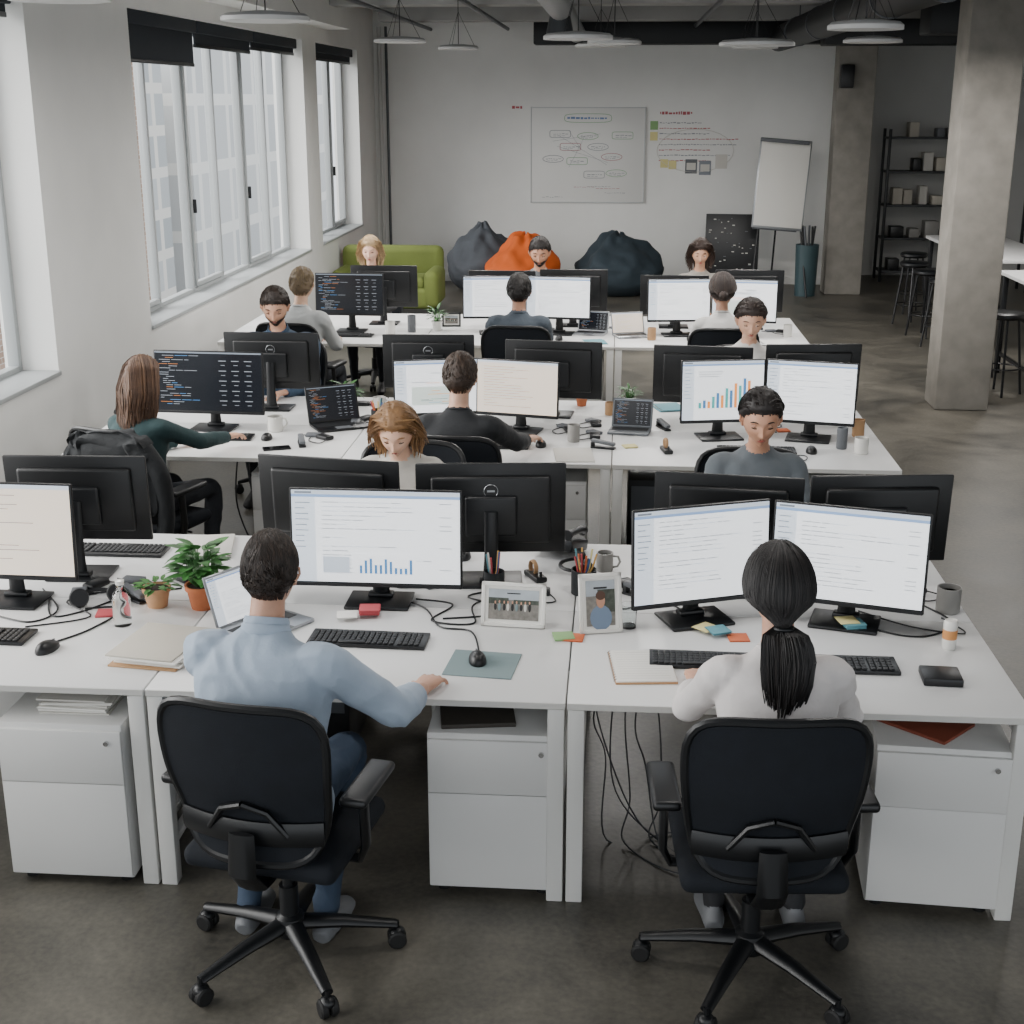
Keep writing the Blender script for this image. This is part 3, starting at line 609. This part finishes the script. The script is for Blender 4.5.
def headpt(n,fem=0):
    x,y,z=n
    p=V((.074*x,.094*y,.118*z))
    lo=sst((-z-.1)/.9)
    if y<0: p.y*=1.06 if z>0 else 1.06-.42*lo
    p.x*=1-(.34+.06*fem)*lo*(1 if y>0 else .6)
    p.x*=1-.06*g(z-.25,.3)*max(y,0)
    if y>0:
        p.y*=1-.06*sst((z-.2)/.8)
        f=sst(y*2.2)
        d=.010*g(x,.10)*g(z+.08,.2)+.020*g(x,.13)*g(z+.31,.10)+.006*g(abs(x)-.13,.08)*g(z+.36,.06)
        d-=.012*g(abs(x)-.40,.17)*g(z-.02,.12)
        d+=.005*g(abs(x)-.35,.3)*g(z-.2,.08)+.006*g(x,.25)*g(z+.58,.075)-.005*g(x,.3)*g(z+.7,.05)+.012*g(x,.28)*g(z+.9,.12)+.004*g(abs(x)-.55,.2)*g(z+.25,.2)
        p.y+=d*f
    return p
def head_mesh(skin,lip,browm,fem,lookdown):
    m=MB();vs,fs=sphgeo(72,54);pv=[headpt(v,fem) for v in vs]
    a=[];b=[]
    for f in fs:
        c=sum((vs[i] for i in f),V())/len(f)
        (b if (c.y>.3 and g(c.x,.27)*g(c.z+.58,.085)>.42) else a).append(f)
    m.add((pv,a),skin);m.add((pv,b),lip)
    ew=mat('eye_white','#d8d4cf',.3);ir=mat('iris_dark','#1c120c',.15)
    for s in(-1,1):
        m.sph(s*.031,.0665,.003,.0125,.0125,.0115,ew,14,10);m.sph(s*.031,.0755,.001,.0058,.0042,.0058,ir,12,8)
        q=-.0005 if lookdown else .0042
        m.sph(s*.031,.0668,.003+q,.0140,.0135,.0105 if lookdown else .009,skin,14,10)
        m.tube([(s*.018,.080,.003+q-.007),(s*.031,.0828,.003+q-.0085),(s*.044,.0755,.003+q-.006)],.0019,ir,5)
        m.tube([(s*.013,.0885,.021),(s*.028,.0895,.027),(s*.041,.082,.026),(s*.050,.073,.020)],[(.0035,.002),(.005,.0025),(.0045,.002),(.0015,.0015)],browm,6)
        m.sph(s*.0075,.104,-.047,.0035,.003,.002,mat('nostril','#5a3128',.8),8,6)
        M=T(s*.073,-.005,-.005,rz=s*-.3)
        m.sph(0,0,0,.008,.019,.031,skin,14,10,M=M);m.tube([(s*.005,.008,-.012),(s*.009,.017,.004),(s*.01,.012,.022),(s*.01,-.006,.028),(s*.009,-.018,.012),(s*.006,-.012,-.012),(s*.004,0,-.026)],.0042,skin,7,M=M)
    return m.mesh('head',60)
def zt(y):
    K=[(-1,-.56),(-.5,-.46),(-.2,-.28),(0,.0),(.25,.18),(.45,.36),(.7,.48),(1,.52)]
    for (a,b),(c,d) in zip(K,K[1:]):
        if y<=c:return b+(d-b)*(y-a)/(c-a)
    return .52
def hair_mesh(style,hm,hm2,count,fem,beard,hi):
    m=MB();vs,fs=sphgeo(64,48);out=[];fo=[]
    base={'short':.009 if hi else .013,'long':.014,'pony':.017,'bob':.016,'bun':.015}[style]
    for v in vs:
        p=headpt((v.x,v.y,v.z),fem);e=v.z-zt(v.y);k=sst(e/.22+.1)
        nn=V((v.x/.074,v.y/.094,v.z/.118)).normalized()
        n_=noise.noise(v*7)*.005
        out.append(p+nn*(base*k*(1+.7*max(v.z,0))+n_*k+.0008))
    for f in fs:
        c=sum((vs[i] for i in f),V())/len(f)
        if c.z>zt(c.y)-.01+.08*noise.noise(c*12): fo.append(f)
    m.add((out,fo),hm)
    if beard:
        o2=[headpt((v.x,v.y,v.z),fem)+V((v.x,v.y,v.z*.8))*.0045 for v in vs]
        m.add((o2,[f for f in fs if (lambda c:c.y>-.15 and c.z<-.38-.25*max(0,1-abs(c.x)*2.2)*(1 if c.z>-.5 else 0) and not(g(c.x,.27)*g(c.z+.58,.1)>.45 and c.y>.3) and c.z>-.99)(sum((vs[i] for i in f),V())/len(f))]),hm)
    E3=V((.074,.094*1.03,.118))
    def surf(p,off):
        q=V((p.x/E3.x,p.y/E3.y,p.z/E3.z));L=q.length
        if L<1e-5:return p
        n=q/L;s=headpt(n,fem);o=V((n.x/E3.x,n.y/E3.y,n.z/E3.z)).normalized()*off
        return s+o
    tie=V((0,-.118,-.08)) if style=='pony' else V((0,-.12,-.03))
    tries=0;made=0
    while made<count and tries<count*12:
        tries+=1
        z=R.uniform(-.6,1);a=R.uniform(0,2*pi);rr=math.sqrt(1-z*z);n=V((rr*math.cos(a),rr*math.sin(a),z))
        if z<zt(n.y)-.015: continue
        made+=1
        e=sst((z-zt(n.y)+.03)/.3)
        off=base*(.15+.85*e)*(1+.6*max(z,0))+R.uniform(-.002,.005)*(.3+.7*e);p=surf(V((n.x*E3.x,n.y*E3.y,n.z*E3.z)),off);P=[p.copy()]
        if style=='short':
            sw=noise.noise(n*3)*1.2
            d=V((n.x*.3+R.uniform(-.4,.4)+sw,(-.7 if n.y<.4 else .5*(1 if e>.8 else -.6))+R.uniform(-.4,.4),-.6 if n.y<.4 else R.uniform(-.6,.3)));steps=4;st=.0075 if z>0 else .0045
        elif style in('long','bob'):
            d=None;st=.02;steps=int(R.uniform(13,18)) if style=='long' else int(R.uniform(8,10))
        else: d=None;st=.016;steps=12
        ph=R.uniform(0,1.5)
        for k in range(steps):
            if style=='short': dd=d.normalized();q=surf(p+dd*st,off*(1-.12*k))
            elif style in('long','bob'):
                side=(1 if n.x>=0 else -1)
                fr=max(0,p.y/.09)
                dd=V((side*(.9*fr+.25),-.8*fr-.1,-.9 if p.z<.09 else -.3))
                if p.z<-.03: dd=V((-.05*side+.16*math.sin(k*1.0+ph+n.y*3),-.08*(1 if p.y>0 else 0)+.1*math.cos(k*.9+ph),-1))
                dd.normalize();q=p+dd*st
                qq=V((q.x/E3.x,q.y/E3.y,q.z/E3.z))
                if p.z>-.045:
                    if qq.length<1.25: q=surf(q,off+.004*min(k,4)/4)
                if q.z<-.03:
                    q.x=math.copysign(max(abs(q.x),.0 if q.y<-.06 else .066),q.x if abs(q.x)>.004 else side)
                    if q.y>.03: q.y=.03
            else:
                dd=(tie-p)
                if dd.length<.02: break
                dd.normalize();dd+=V((0,0,.25*max(0,.5-k*.1)));q=surf(p+dd.normalized()*st,max(off,.006)*(.95+.02*k))
                if (q-tie).length>(p-tie).length+.004: break
            p=q;P.append(p.copy())
        if style in('pony','bun'): P.append(tie+V((R.uniform(-.014,.014),R.uniform(-.006,.006),R.uniform(-.01,.01))))
        n_=len(P)
        if n_<3: continue
        w=.0016 if hi else .0027
        rad=[(w*(1-.55*i/(n_-1))*(1.2 if style!='short' else 1),w*.6*(1-.4*i/(n_-1))) for i in range(n_)]
        m.tube(P,rad,hm if R.random()<.7 else hm2,4)
    if style=='pony':
        for k in range(780):
            a=R.uniform(0,6.28);q=R.random()**.5;L=R.uniform(.6,1.05);w=.068*q;c2=R.uniform(-.006,.006)
            P=[tie+V((math.cos(a)*.018*q,.01,math.sin(a)*.014*q))]
            for t in(.08,.2,.35,.5,.65,.8,1):
                s=w*(.5+.7*math.sin(pi*min(t*.85+.15,1)))*(1-.5*t*t)
                P.append(tie+V((math.cos(a)*s+.012*math.sin(t*3.5)+c2*t,-.028-.02*math.sin(t*pi)+math.sin(a)*s*.5+.015*t,-.32*t*L)))
            m.tube(P,[.0024,.0024,.0024,.0022,.002,.0017,.0013,.0005],hm if R.random()<.72 else hm2,4)
        m.tube([tie+V((math.cos(b*.5236)*.024,-.008+math.sin(b*.5236)*.017,-.006)) for b in range(12)],.006,BLK2,6,closed=True)
    if style=='bun':
        for k in range(60):
            b0=R.uniform(0,6.28);ax=V((R.gauss(0,1),R.gauss(0,1),R.gauss(0,1))).normalized();u=ax.orthogonal().normalized();w=ax.cross(u)
            m.tube([tie+V((0,-.012,0))+(u*math.cos(b0+t*.5)+w*math.sin(b0+t*.5))*.03 for t in range(6)],.004,hm if k%3 else hm2,5)
        m.sph(tie.x,tie.y-.012,tie.z,.027,.027,.027,hm)
    return m.mesh('hair',70)
def skin(c): return mat('skin_'+c[1:],c,.5,bump=.15,bs=200,var=.08,vs=20,sss=.12)
def person(name,x,y,face,lean=.15,top='#999999',hair=('short','#221a15','#3a2d24'),hy=0,hp=0,L=(-.12,.45),Rr=(.12,.45),sleeve='long',sk='#c69a7c',fem=0,pants='#23262c',sc=1.0,hi=False,collar=False,beard=False,lookdown=True,hz=.775,elb=(.75,-.5),tw=0,cb=.05,cf=None,cx=0,fold=.006,wd=1.0,hs=1.07,ft=0):
    root=bpy.data.objects.new(name,None);COL.objects.link(root);root.location=(x,y,0);root.rotation_euler=(0,0,face);root.empty_display_size=.2
    S=skin(sk);tm=mat('cloth_'+top[1:],top,.88,bump=.5,bs=10,var=.06,vs=8,sheen=.05,detail=5);pm=mat('denim_'+pants[1:],pants,.85,bump=.5,bs=8,var=.1,vs=8);sh=mat('shoe_grey' if hi else 'shoe_dark','#6d6f72' if hi else '#1a1a1b',.6)
    Z0=.475
    def sp(h):
        yy=0;zz=Z0;N=30;dh=h/N
        a=0
        for i in range(N):
            q=(i+.5)*dh;a=lean*min(1,q/.32)+(.18 if q>.58 else 0)
            yy+=math.sin(a)*dh;zz+=math.cos(a)*dh
        return V((0,yy,zz)),a
    k=sc;fm=1-.10*fem
    prof=[(.0,.13,.09),(.03,.175,.13),(.10,.185*(1+.03*fem),.138),(.18,.172*(1-.06*fem),.126),(.27,.160*(1-.08*fem),.116),(.36,.172*fm,.12),(.44,.184*fm,.126),(.49,.186*fm,.12),(.53,.176*fm,.102),(.56,.14*fm,.084),(.59,.092*fm,.068),(.618,.064*fm,.058)]
    tv=[];n=28
    for h,rx,ry in prof:
        if h<.57: rx*=wd;ry*=1+(wd-1)*.5
        c,a=sp(h*k);f=V((0,math.cos(a),-math.sin(a)))
        ang=tw*min(1,h/.5)
        X=V((math.cos(ang),math.sin(ang),0));Y=f*math.cos(ang)+V((-math.sin(ang),0,0))
        for j in range(n):
            q=2*pi*j/n;cs,sn=math.cos(q),math.sin(q)
            e=.82;tv.append(c+X*(rx*k*math.copysign(abs(cs)**e,cs))+Y*(ry*k*math.copysign(abs(sn)**e,sn)*(1.0 if sn>0 else .92)))
    nf=len(prof);tf=[[i*n+j,i*n+(j+1)%n,(i+1)*n+(j+1)%n,(i+1)*n+j] for i in range(nf-1) for j in range(n)]+[[*range(n)][::-1],[(nf-1)*n+j for j in range(n)]]
    parts=[((tv,tf),0)]
    if fem:
        c,a=sp(.40*k)
        for s in(-1,1): parts.append((([T(s*.065,c.y+.075,c.z,s=(.062,.06,.062))@v for v in sphgeo(14,10)[0]],sphgeo(14,10)[1]),0))
    n0,_=sp(.54*k);n1,_=sp(.60*k);n2,_=sp(.66*k);hc,ha=sp(.775*k)
    parts.append((tubegeo([n0,n1,n2,n2+(hc-n2)*.5],[.054*fm,.054*fm,.053*fm,.051*fm] ,16),1))
    arms={}
    for s,tgt in((-1,L),(1,Rr)):
        c,a=sp(.525*k);sw=(.168 if not fem else .148)*k*wd
        Sj=c+V((math.cos(tw)*s*sw,math.sin(tw)*s*sw,0))
        W=V((tgt[0],tgt[1],tgt[2] if len(tgt)>2 else hz));l1,l2=.285*k,.25*k
        d=W-Sj;D=d.length
        if D>l1+l2-.01: W=Sj+d.normalized()*(l1+l2-.01);W.z=max(W.z,hz);d=W-Sj;D=min(d.length,l1+l2-.002)
        dh=d.normalized();A=(l1*l1-l2*l2+D*D)/(2*D);H=math.sqrt(max(0,l1*l1-A*A));hn=V((s*elb[0],elb[1],-1));hn=(hn-dh*hn.dot(dh)).normalized()
        El=Sj+dh*A+hn*H
        q=(.88 if fem else 1.0)*(1+(wd-1)*.6)
        P=[Sj+V((-s*.06,0,-.0)),Sj+V((s*.004,0,-.006)),Sj.lerp(El,.35),Sj.lerp(El,.75),El,El.lerp(W,.3),El.lerp(W,.75),W]
        rr=[.054,.057,.051,.044,.042,.042,.031,.026];rr=[r*q*k for r in rr]
        PP=cr([(*p,r) for p,r in zip(P,rr)],4)
        parts.append((tubegeo([p[:3] for p in PP],[p[3]*.92 for p in PP],14),1))
        if sleeve=='long': cut=len(PP)-1
        elif sleeve=='mid': cut=4*6-1
        elif sleeve=='roll': cut=4*6-1
        else: cut=4*3-1
        add=.009
        Q=PP[:cut+1];parts.append((tubegeo([p[:3] for p in Q],[p[3]+add+(.006 if sleeve=='short' and i>cut-3 else 0) for i,p in enumerate(Q)],16),0))
        arms[s]=(El,W,V(PP[cut][:3]),V(PP[cut-1][:3]),PP[cut][3]+add)
        lp=[(s*.085,.0,.565,.09),(s*.10,.12,.562,.086),(s*.12,.28,.556,.072),(s*.13,.42,.548,.06),(s*.13,.465,.50,.056),(s*.13,.45+ft*.3,.40,.057),(s*.13,.42+ft*.7,.25,.048),(s*.13,.40+ft,.10,.038)]
        QQ=cr(lp,3);parts.append((tubegeo([p[:3] for p in QQ],[p[3]*min(q,1) for p in QQ],16),2))
        parts.append((tubegeo([(s*.13,.345+ft,.05),(s*.13,.37+ft,.06),(s*.132,.43+ft,.055),(s*.137,.52+ft,.038),(s*.14,.585+ft,.032),(s*.14,.605+ft,.03)],[(.028,.03),(.036,.045),(.038,.05),(.045,.034),(.038,.026),(.02,.015)],14,up=(0,0,1)),3))
    body=remesh(parts,.0075 if hi else .0125,[tm,S,pm,sh],'body',4 if hi else 3,fold=fold)
    place('body',body,parent=root)
    tr=MB()
    for s in(-1,1):
        El,W,c0,c1,r=arms[s];d=(c0-c1).normalized()
        tr.tube([c0-d*.02,c0-d*.004,c0+d*.003],[r-.001,r+.0015,r-.003],tm,16)
    c,a=sp(.604*k);f=V((0,math.cos(a),-math.sin(a)))
    if collar:
        u=V((0,math.sin(a),math.cos(a)))
        for t in(0,1):
            rg=[c+V((1,0,0))*(.064+t*.006)*fm*math.cos(b/20*2*pi)+f*(.062+t*.006)*math.sin(b/20*2*pi)+u*(.008+.022*(1-t)-.02*max(0,math.sin(b/20*2*pi))) for b in range(20)]
            tr.tube(rg,[(.005,.016)]*20,tm,8,closed=True,up=tuple(u))
    else:
        rg=[c+V((1,0,0))*.066*fm*math.cos(b/20*2*pi)+f*.061*math.sin(b/20*2*pi)+V((0,math.sin(a),math.cos(a)))*(.006-.016*max(0,math.sin(b/20*2*pi))) for b in range(20)]
        tr.tube(rg,.006,tm,8,closed=True)
    tr.obj('garment_trim',parent=root)
    for s in(-1,1):
        El,W=arms[s][:2];d=(W-El);d.z*=.35;d.normalize()
        ry=math.atan2(d.x,d.y)
        Mx=Matrix.Translation(W+d*.012)@Matrix.Rotation(-ry,4,'Z')@Matrix.Rotation(math.asin(max(-1,min(1,d.z))),4,'X')
        sc_=.93 if fem else 1.06
        place('hand_left' if s<0 else 'hand_right',hand(s,S),parent=root,M=Mx@Matrix.Diagonal((sc_,sc_,sc_,1)))
    Mh=Matrix.Translation(hc)@Matrix.Rotation(hy,4,'Z')@Matrix.Rotation(-(ha*.4+hp),4,'X')@Matrix.Diagonal((hs,hs,1+(hs-1)*.5,1))
    hm=mat('hair_'+hair[1][1:],hair[1],.6,var=.25,vs=30,bump=.4,bs=90);hm2=mat('hair_'+hair[2][1:],hair[2],.55,var=.2,vs=30)
    lip=mat('lips_'+sk[1:],{0:'#8f5a4d',1:'#a0524a'}[fem],.45)
    place('head',head_mesh(S,lip,mat('brow_'+hair[1][1:],hair[1],.8),fem,lookdown),parent=root,M=Mh)
    cnt=(3400 if hair[0]=='pony' else 4200) if hi else (750 if hair[0]=='short' else 560)
    place('hair',hair_mesh(hair[0],hm,hm2,cnt,fem,beard,hi),parent=root,M=Mh)
    ca=face if cf is None else cf
    fx,fy=-math.sin(ca),math.cos(ca)
    chair(x+fx*cb+cx,y+fy*cb,ca)
    return root
P_=person
P_('seated_man',-1.03,3.59,-.10,.2,'#9aa8b8',('short','#231a14','#382b22'),hy=.12,hp=.03,L=(-.02,.50),Rr=(.39,.45),sleeve='roll',sk='#b58a72',hi=True,collar=True,pants='#2c3a4c',sc=1.03,tw=-.08,elb=(1.0,-.25),cb=.05,cf=-.18,cx=.04,fold=.0085,wd=1.12,hs=1.0,ft=-.26)
P_('seated_woman',.50,3.63,.03,.18,'#cfcac8',('pony','#0d0a0a','#1f1a19'),hp=.0,L=(-.20,.50),Rr=(.2,.48),sleeve='mid',sk='#bd8f76',hi=True,fem=1,sc=1.0,pants='#1c1d20',cb=.03,cf=.06,cx=-.04,fold=.0065,wd=1.06,hs=1.02,ft=-.15)
P_('seated_woman',-.97,6.14,pi,.42,'#b5b1a9',('bob','#7d5c3a','#99764e'),hp=.2,L=(-.12,.42),Rr=(.12,.42),sleeve='short',sk='#c9a189',fem=1,hs=1.0)
P_('seated_woman',.66,6.12,pi,.2,'#565c61',('bun','#17110f','#261d1a'),hp=.08,sleeve='short',sk='#b3866c',fem=1,sc=1.02,wd=1.08)
P_('seated_woman',-2.50,6.72,-.35,.12,'#20383a',('long','#4e3524','#634731'),hy=-.25,hp=0,L=(-.1,.45),Rr=(.24,.66),sk='#c99c82',fem=1,sc=.94,hs=1.0)
P_('seated_man',-.80,6.72,-.06,.15,'#1f2124',('short','#33261d','#453426'),hp=.1,L=(-.15,.5),Rr=(.34,.62),sleeve='roll',sk='#c39a82',sc=.99,hs=1.02)
P_('seated_woman',.88,8.98,pi,.15,'#c6c3be',('bun','#271b16','#3a2b22'),hp=.08,sk='#c3987f',fem=1,hs=1.13)
P_('seated_man',-2.26,9.0,pi,.15,'#33475c',('short','#271d17','#3a2c23'),hp=.2,hy=.1,beard=True,sk='#bd9076',sc=1.07,collar=True,hs=1.1,wd=1.1)
P_('seated_man',-2.42,10.15,-.2,.12,'#b4b6b5',('short','#6e5d48','#85734f'),sk='#cba48a',sc=1.01)
P_('seated_woman',-2.27,12.62,pi,.1,'#3a3a3c',('bob','#a98f6c','#c0a67e'),sk='#cea690',fem=1,sc=1.04,lookdown=False,hs=1.0)
P_('seated_man',-.73,10.15,0,.15,'#434c55',('short','#181412','#26201c'),sk='#a87b61',sc=.97,sleeve='short',wd=1.1)
P_('seated_man',-.70,12.6,pi,.12,'#5a5d60',('short','#1c1613','#2a221c'),hp=.12,beard=True,sk='#a87b61',sc=1.04,hs=1.15)
P_('seated_woman',.80,10.15,0,.18,'#c9c7c4',('bun','#271b16','#3a2b22'),sk='#b88b71',fem=1,sc=.99,sleeve='short',hs=1.1)
P_('seated_woman',.76,12.6,pi,.12,'#938d85',('bob','#33241c','#48352a'),hp=.08,sk='#bb9075',fem=1,sc=1.05,hs=1.0)
m=MB();vs,fs=sphgeo(48,34);o=[]
for v in vs:
    e=.45;f=lambda a:math.copysign(abs(a)**e,a)
    p=V((f(v.x)*.27,f(v.y)*.065,f(v.z)*.24))
    p.x*=1-.1*p.z/.3;p+=V((noise.noise(v*3+V((4,0,0))),noise.noise(v*3),noise.noise(v*3+V((0,7,0)))))*.03+V((0,noise.noise(V((v.x*9,v.y*4,v.z*2)))*.022,0))
    o.append(p)
JK=mat('jacket_black','#121518',.85,bump=.8,bs=10,var=.15,vs=8);m.add((o,fs),JK)
for s in(-1,1): m.tube(cr([(s*.20,0,.16),(s*.28,.02,.03),(s*.29,.03,-.18),(s*.27,.02,-.32)],5),[.055-.001*k for k in range(16)],JK,12)
m.obj('jacket',-2.53,6.46,.77,-.35)
# ------------------------------------------------------------------ back zone
MK=mat('marker_grey','#81868e',.6);MKR=mat('marker_red','#b0585e',.6);MKG=mat('marker_green','#72a870',.6);MKB=mat('marker_blue','#6f88b2',.6)
WBM=mat('whiteboard','#dededb',.35)
m=MB();cx=-.45;cz=1.83;w,h=1.64,1.33
m.box(0,0,0,w,.02,h,WBM,.003)
WF=mat('whiteboard_edge','#c0c2c3',.5)
for s in(-1,1): m.box(s*w/2,-.004,0,.015,.024,h+.02,WF,.003);m.box(0,-.004,s*h/2,w+.02,.024,.015,WF,.003)
def scrib(m,x,z,L,mt,y=-.013,t=.006):
    xx=x
    while xx<x+L:
        d=R.uniform(.015,.06);m.box(xx+d/2,y,z+R.uniform(-.004,.004),d,.001,t*R.uniform(.8,1.6),mt);xx+=d+.012
def oval(m,x,z,a,b,mt,y=-.013,e=.5,r=.003):
    f=lambda q:math.copysign(abs(q)**e,q)
    m.tube([(x+a*f(math.cos(q/28*2*pi)),y,z+b*f(math.sin(q/28*2*pi))) for q in range(28)],r,mt,4,closed=True)
scrib(m,-.3,.52,.55,MKB,t=.02);oval(m,0,.52,.34,.06,MKG)
for i,(x,z) in enumerate(((-.4,.3),(.0,.27),(-.25,.12),(.15,.12),(.5,.28),(-.5,-.05),(-.15,-.08),(.35,-.02),(.1,-.27),(.42,-.25))):
    oval(m,x,z,.15,.05,[MK,MKG,MKR,MK,MKG][i%5],e=[.3,1][i%2]);scrib(m,x-.1,z,.2,MK);scrib(m,x-.1,z-.025,.14,MK,t=.004)
for k in range(5): m.tube([(R.uniform(-.6,.5),-.013,R.uniform(-.3,.4)),(R.uniform(-.6,.6),-.013,R.uniform(-.3,.4))],.0015,MK,4)
for k in range(5): scrib(m,R.uniform(-.7,.3),R.uniform(-.6,-.35),.3,[MK,MKR][k%2],t=.004)
m.obj('whiteboard',cx,YB-.011,cz)
m=MB()
for k in range(9): scrib(m,.58,2.36-.075*k if k else 2.42,R.uniform(.5,1.1) if k else .45,[MKR,MK][k%2],0,t=.009 if k else .03)
scrib(m,-1.55,2.5,.15,MKR,0,t=.03)
for x,z,mt in((.66,1.72,YEL),(.78,1.70,YEL),(.2,2.3,GREEN),(.5,2.25,GREEN),(.5,2.1,YEL)): m.box(x,0,z,.11,.003,.12,mt)
for x,z in((1.05,1.68),(1.25,1.66),(1.48,1.75)): m.box(x,0,z,.17,.004,.2,[MK,GREY,PAPER2][int(x*10)%3]);m.box(x,-.003,z,.13,.002,.1,PAPER2)
oval(m,1.1,1.9,.55,.3,PAPER2,0,1,.004)
m.obj('wall_notes',0,YB-.004,0)
def beanbag(x,y,mt,s,seed,flat=1.0,rz=0,wd=1.0):
    m=MB();vs,fs=sphgeo(56,40);o=[]
    for v in vs:
        p=V(v);zz=p.z
        r=1-.3*sst((zz+.0)/1.0)
        q=V((p.x*.64*r*wd,p.y*.6*r,(zz*.42+.34)*flat))
        if zz<-.3:q.z=max(q.z,0)*.9
        a=math.atan2(p.y,p.x);fold=.03*math.sin(a*6+seed)*sst((zz+.4)/1.2)
        q*=1+fold+.11*noise.noise(p*1.4+V((seed,0,0)))+.06*noise.noise(p*4+V((seed,0,0)))
        q.y+=.15*sst(zz);o.append(V((q.x*s,q.y*s,max(q.z*s,0.0))))
    m.add((o,fs),mt)
    m.obj('bean_bag',x,y,0,rz)
BG=mat('beanbag_charcoal','#44484e',.85,bump=.5,bs=8,var=.12);BO=mat('beanbag_orange','#c95a1a',.8,bump=.5,bs=8,var=.1);BS=mat('beanbag_slate','#2c3840',.85,bump=.5,bs=8,var=.12)
beanbag(-1.88,19.35,BG,.95,1,1.2,.2,.88);beanbag(-1.3,18.7,BO,.92,12,1.22,-.4,.85);beanbag(.05,19.1,BS,1.0,9,1.1,.1,.95)
GS=mat('sofa_green','#6e7a3c',.85,bump=.4,bs=60,var=.1,vs=3)
m=MB();m.box(0,.33,.53,1.3,.24,.6,GS,.09,seg=4);m.box(0,-.05,.25,1.3,.75,.26,GS,.06,seg=3);m.box(0,-.08,.42,1.02,.62,.16,GS,.07,seg=4)
for s in(-1,1): m.box(s*.58,-.04,.36,.18,.82,.46,GS,.08,seg=4)
for sx in(-1,1):
    for sy in(-1,1): m.cyl(sx*.55,sy*.3,0,.025,.13,BLK2,10)
m.obj('green_sofa',-2.85,17.0,0,.0)
m=MB();m.box(0,0,1.5,.7,.03,1.2,SILV,.01,rx=-.12,ry=.08);m.box(0,-.025,1.5,.66,.012,1.13,PAPER,.003,rx=-.12,ry=.08);m.box(-.0,-.1,2.07,.66,.03,.05,GREY,.01,ry=.08)
for s in(-1,1): m.tube([(s*.28,.0,1.0),(s*.38,-.25,0)],.014,BLK2,8)
m.tube([(0,.05,1.9),(0,.5,0)],.014,BLK2,8);m.box(-.07,-.02,.9,.6,.08,.02,GREY,.004,ry=.08);m.obj('flip_chart_easel',2.22,19.1,0,.05)
m=MB();m.box(0,0,.62,.75,.04,.9,BLK2,.01,rx=-.12)
for k in range(45):
    zz=R.uniform(-.4,.4);m.box(R.uniform(-.33,.33),-.024+.12*zz,.62+zz,R.uniform(.01,.04),.01,.012,[CER,GREY,PAPER2][k%3])
for s in(-1,1): m.tube([(s*.3,.06,1.0),(s*.3,.3,0)],.012,BLK2,6);m.tube([(s*.3,-.04,.2),(s*.3,-.08,0)],.012,BLK2,6)
m.obj('black_pinboard',1.62,19.5,0,-.1)
m=MB();m.lathe([(0,0),(.14,0),(.16,.7),(.15,.7),(.13,.02),(0,.02)],mat('bin_teal','#34494e',.5),n=24)
for k in range(5): a=k*1.3;m.tube([(.02*k,0,.05),(.09*math.cos(a),.09*math.sin(a),.95)],.015,[BLK2,GREY][k%2],8)
m.obj('umbrella_stand',2.62,19.1,0)
def shelf(x,y,w):
    m=MB();d=.45;h=2.2
    for sx in(-1,1):
        for sy in(-1,1): m.box(sx*w/2,sy*d/2,h/2,.04,.04,h,BLK2,.004)
    for k in range(5):
        z=.15+k*.48;m.box(0,0,z,w,d,.03,mat('shelf_metal','#3a3c3e',.5,metal=.4),.004)
        xx=-w/2+.12
        while xx<w/2-.1:
            a=R.uniform(.08,.2);hh=R.uniform(.08,.28)
            if R.random()<.65: m.box(xx+a/2,R.uniform(-.05,.05),z+.015+hh/2,a,.25,hh,R.choice([GREY,BLK2,PAPER2,CERG,FOLD]),.008)
            xx+=a+R.uniform(.02,.12)
    m.obj('storage_shelf',x,y,0)
shelf(4.45,20.9,1.05);shelf(6.3,19.8,1.1)
def hightable(x,y,w,l):
    m=MB();m.box(0,0,.99,w,l,.035,TOP,.004)
    for sx in(-1,1):
        for sy in(-1,1): m.box(sx*(w/2-.06),sy*(l/2-.06),.485,.05,.05,.97,BLK2,.004)
        m.box(sx*(w/2-.06),0,.2,.03,l-.15,.03,BLK2)
    m.obj('high_table',x,y,0)
hightable(4.25,15.9,.9,2.7);hightable(4.25,12.9,1.0,1.6)
def stool(x,y,rz):
    m=MB();m.lathe([(0,.70),(.15,.70),(.17,.72),(.17,.745),(.15,.76),(0,.755)],BLK2,n=24)
    for k in range(4): a=pi/4+k*pi/2;m.tube([(.12*math.cos(a),.12*math.sin(a),.71),(.2*math.cos(a),.2*math.sin(a),0)],.012,BLK2,8)
    m.tube([(.175*math.cos(q/16*2*pi),.175*math.sin(q/16*2*pi),.25) for q in range(16)],.008,BLK2,6,closed=True)
    m.obj('bar_stool',x,y,0,rz)
for x,y in((3.55,16.6),(3.55,15.8),(3.55,15.0),(3.5,13.4),(3.55,12.6),(3.75,17.6)): stool(x,y,R.random())
# ------------------------------------------------------------------ light, world, camera
w=bpy.data.worlds.new('overcast_sky');bpy.context.scene.world=w;w.use_nodes=True
bgn=w.node_tree.nodes['Background'];bgn.inputs[0].default_value=(.90,.95,1,1);bgn.inputs[1].default_value=1.75
s=bpy.data.lights.new('sun_soft','SUN');s.energy=11.0;s.angle=math.radians(70);s.color=(1,.985,.96)
so=bpy.data.objects.new('soft_daylight_sun',s);COL.objects.link(so);so.location=(-10,8,8)
so.rotation_euler=V((1,.2,-.6)).to_track_quat('-Z','Y').to_euler()
cd=bpy.data.cameras.new('camera');cd.sensor_width=36;cd.lens=1350/1024*36;cd.clip_end=200
co=bpy.data.objects.new('camera',cd);COL.objects.link(co);co.location=(0,0,2.61);co.rotation_euler=(math.radians(73),0,math.radians(4.37))
bpy.context.scene.camera=co
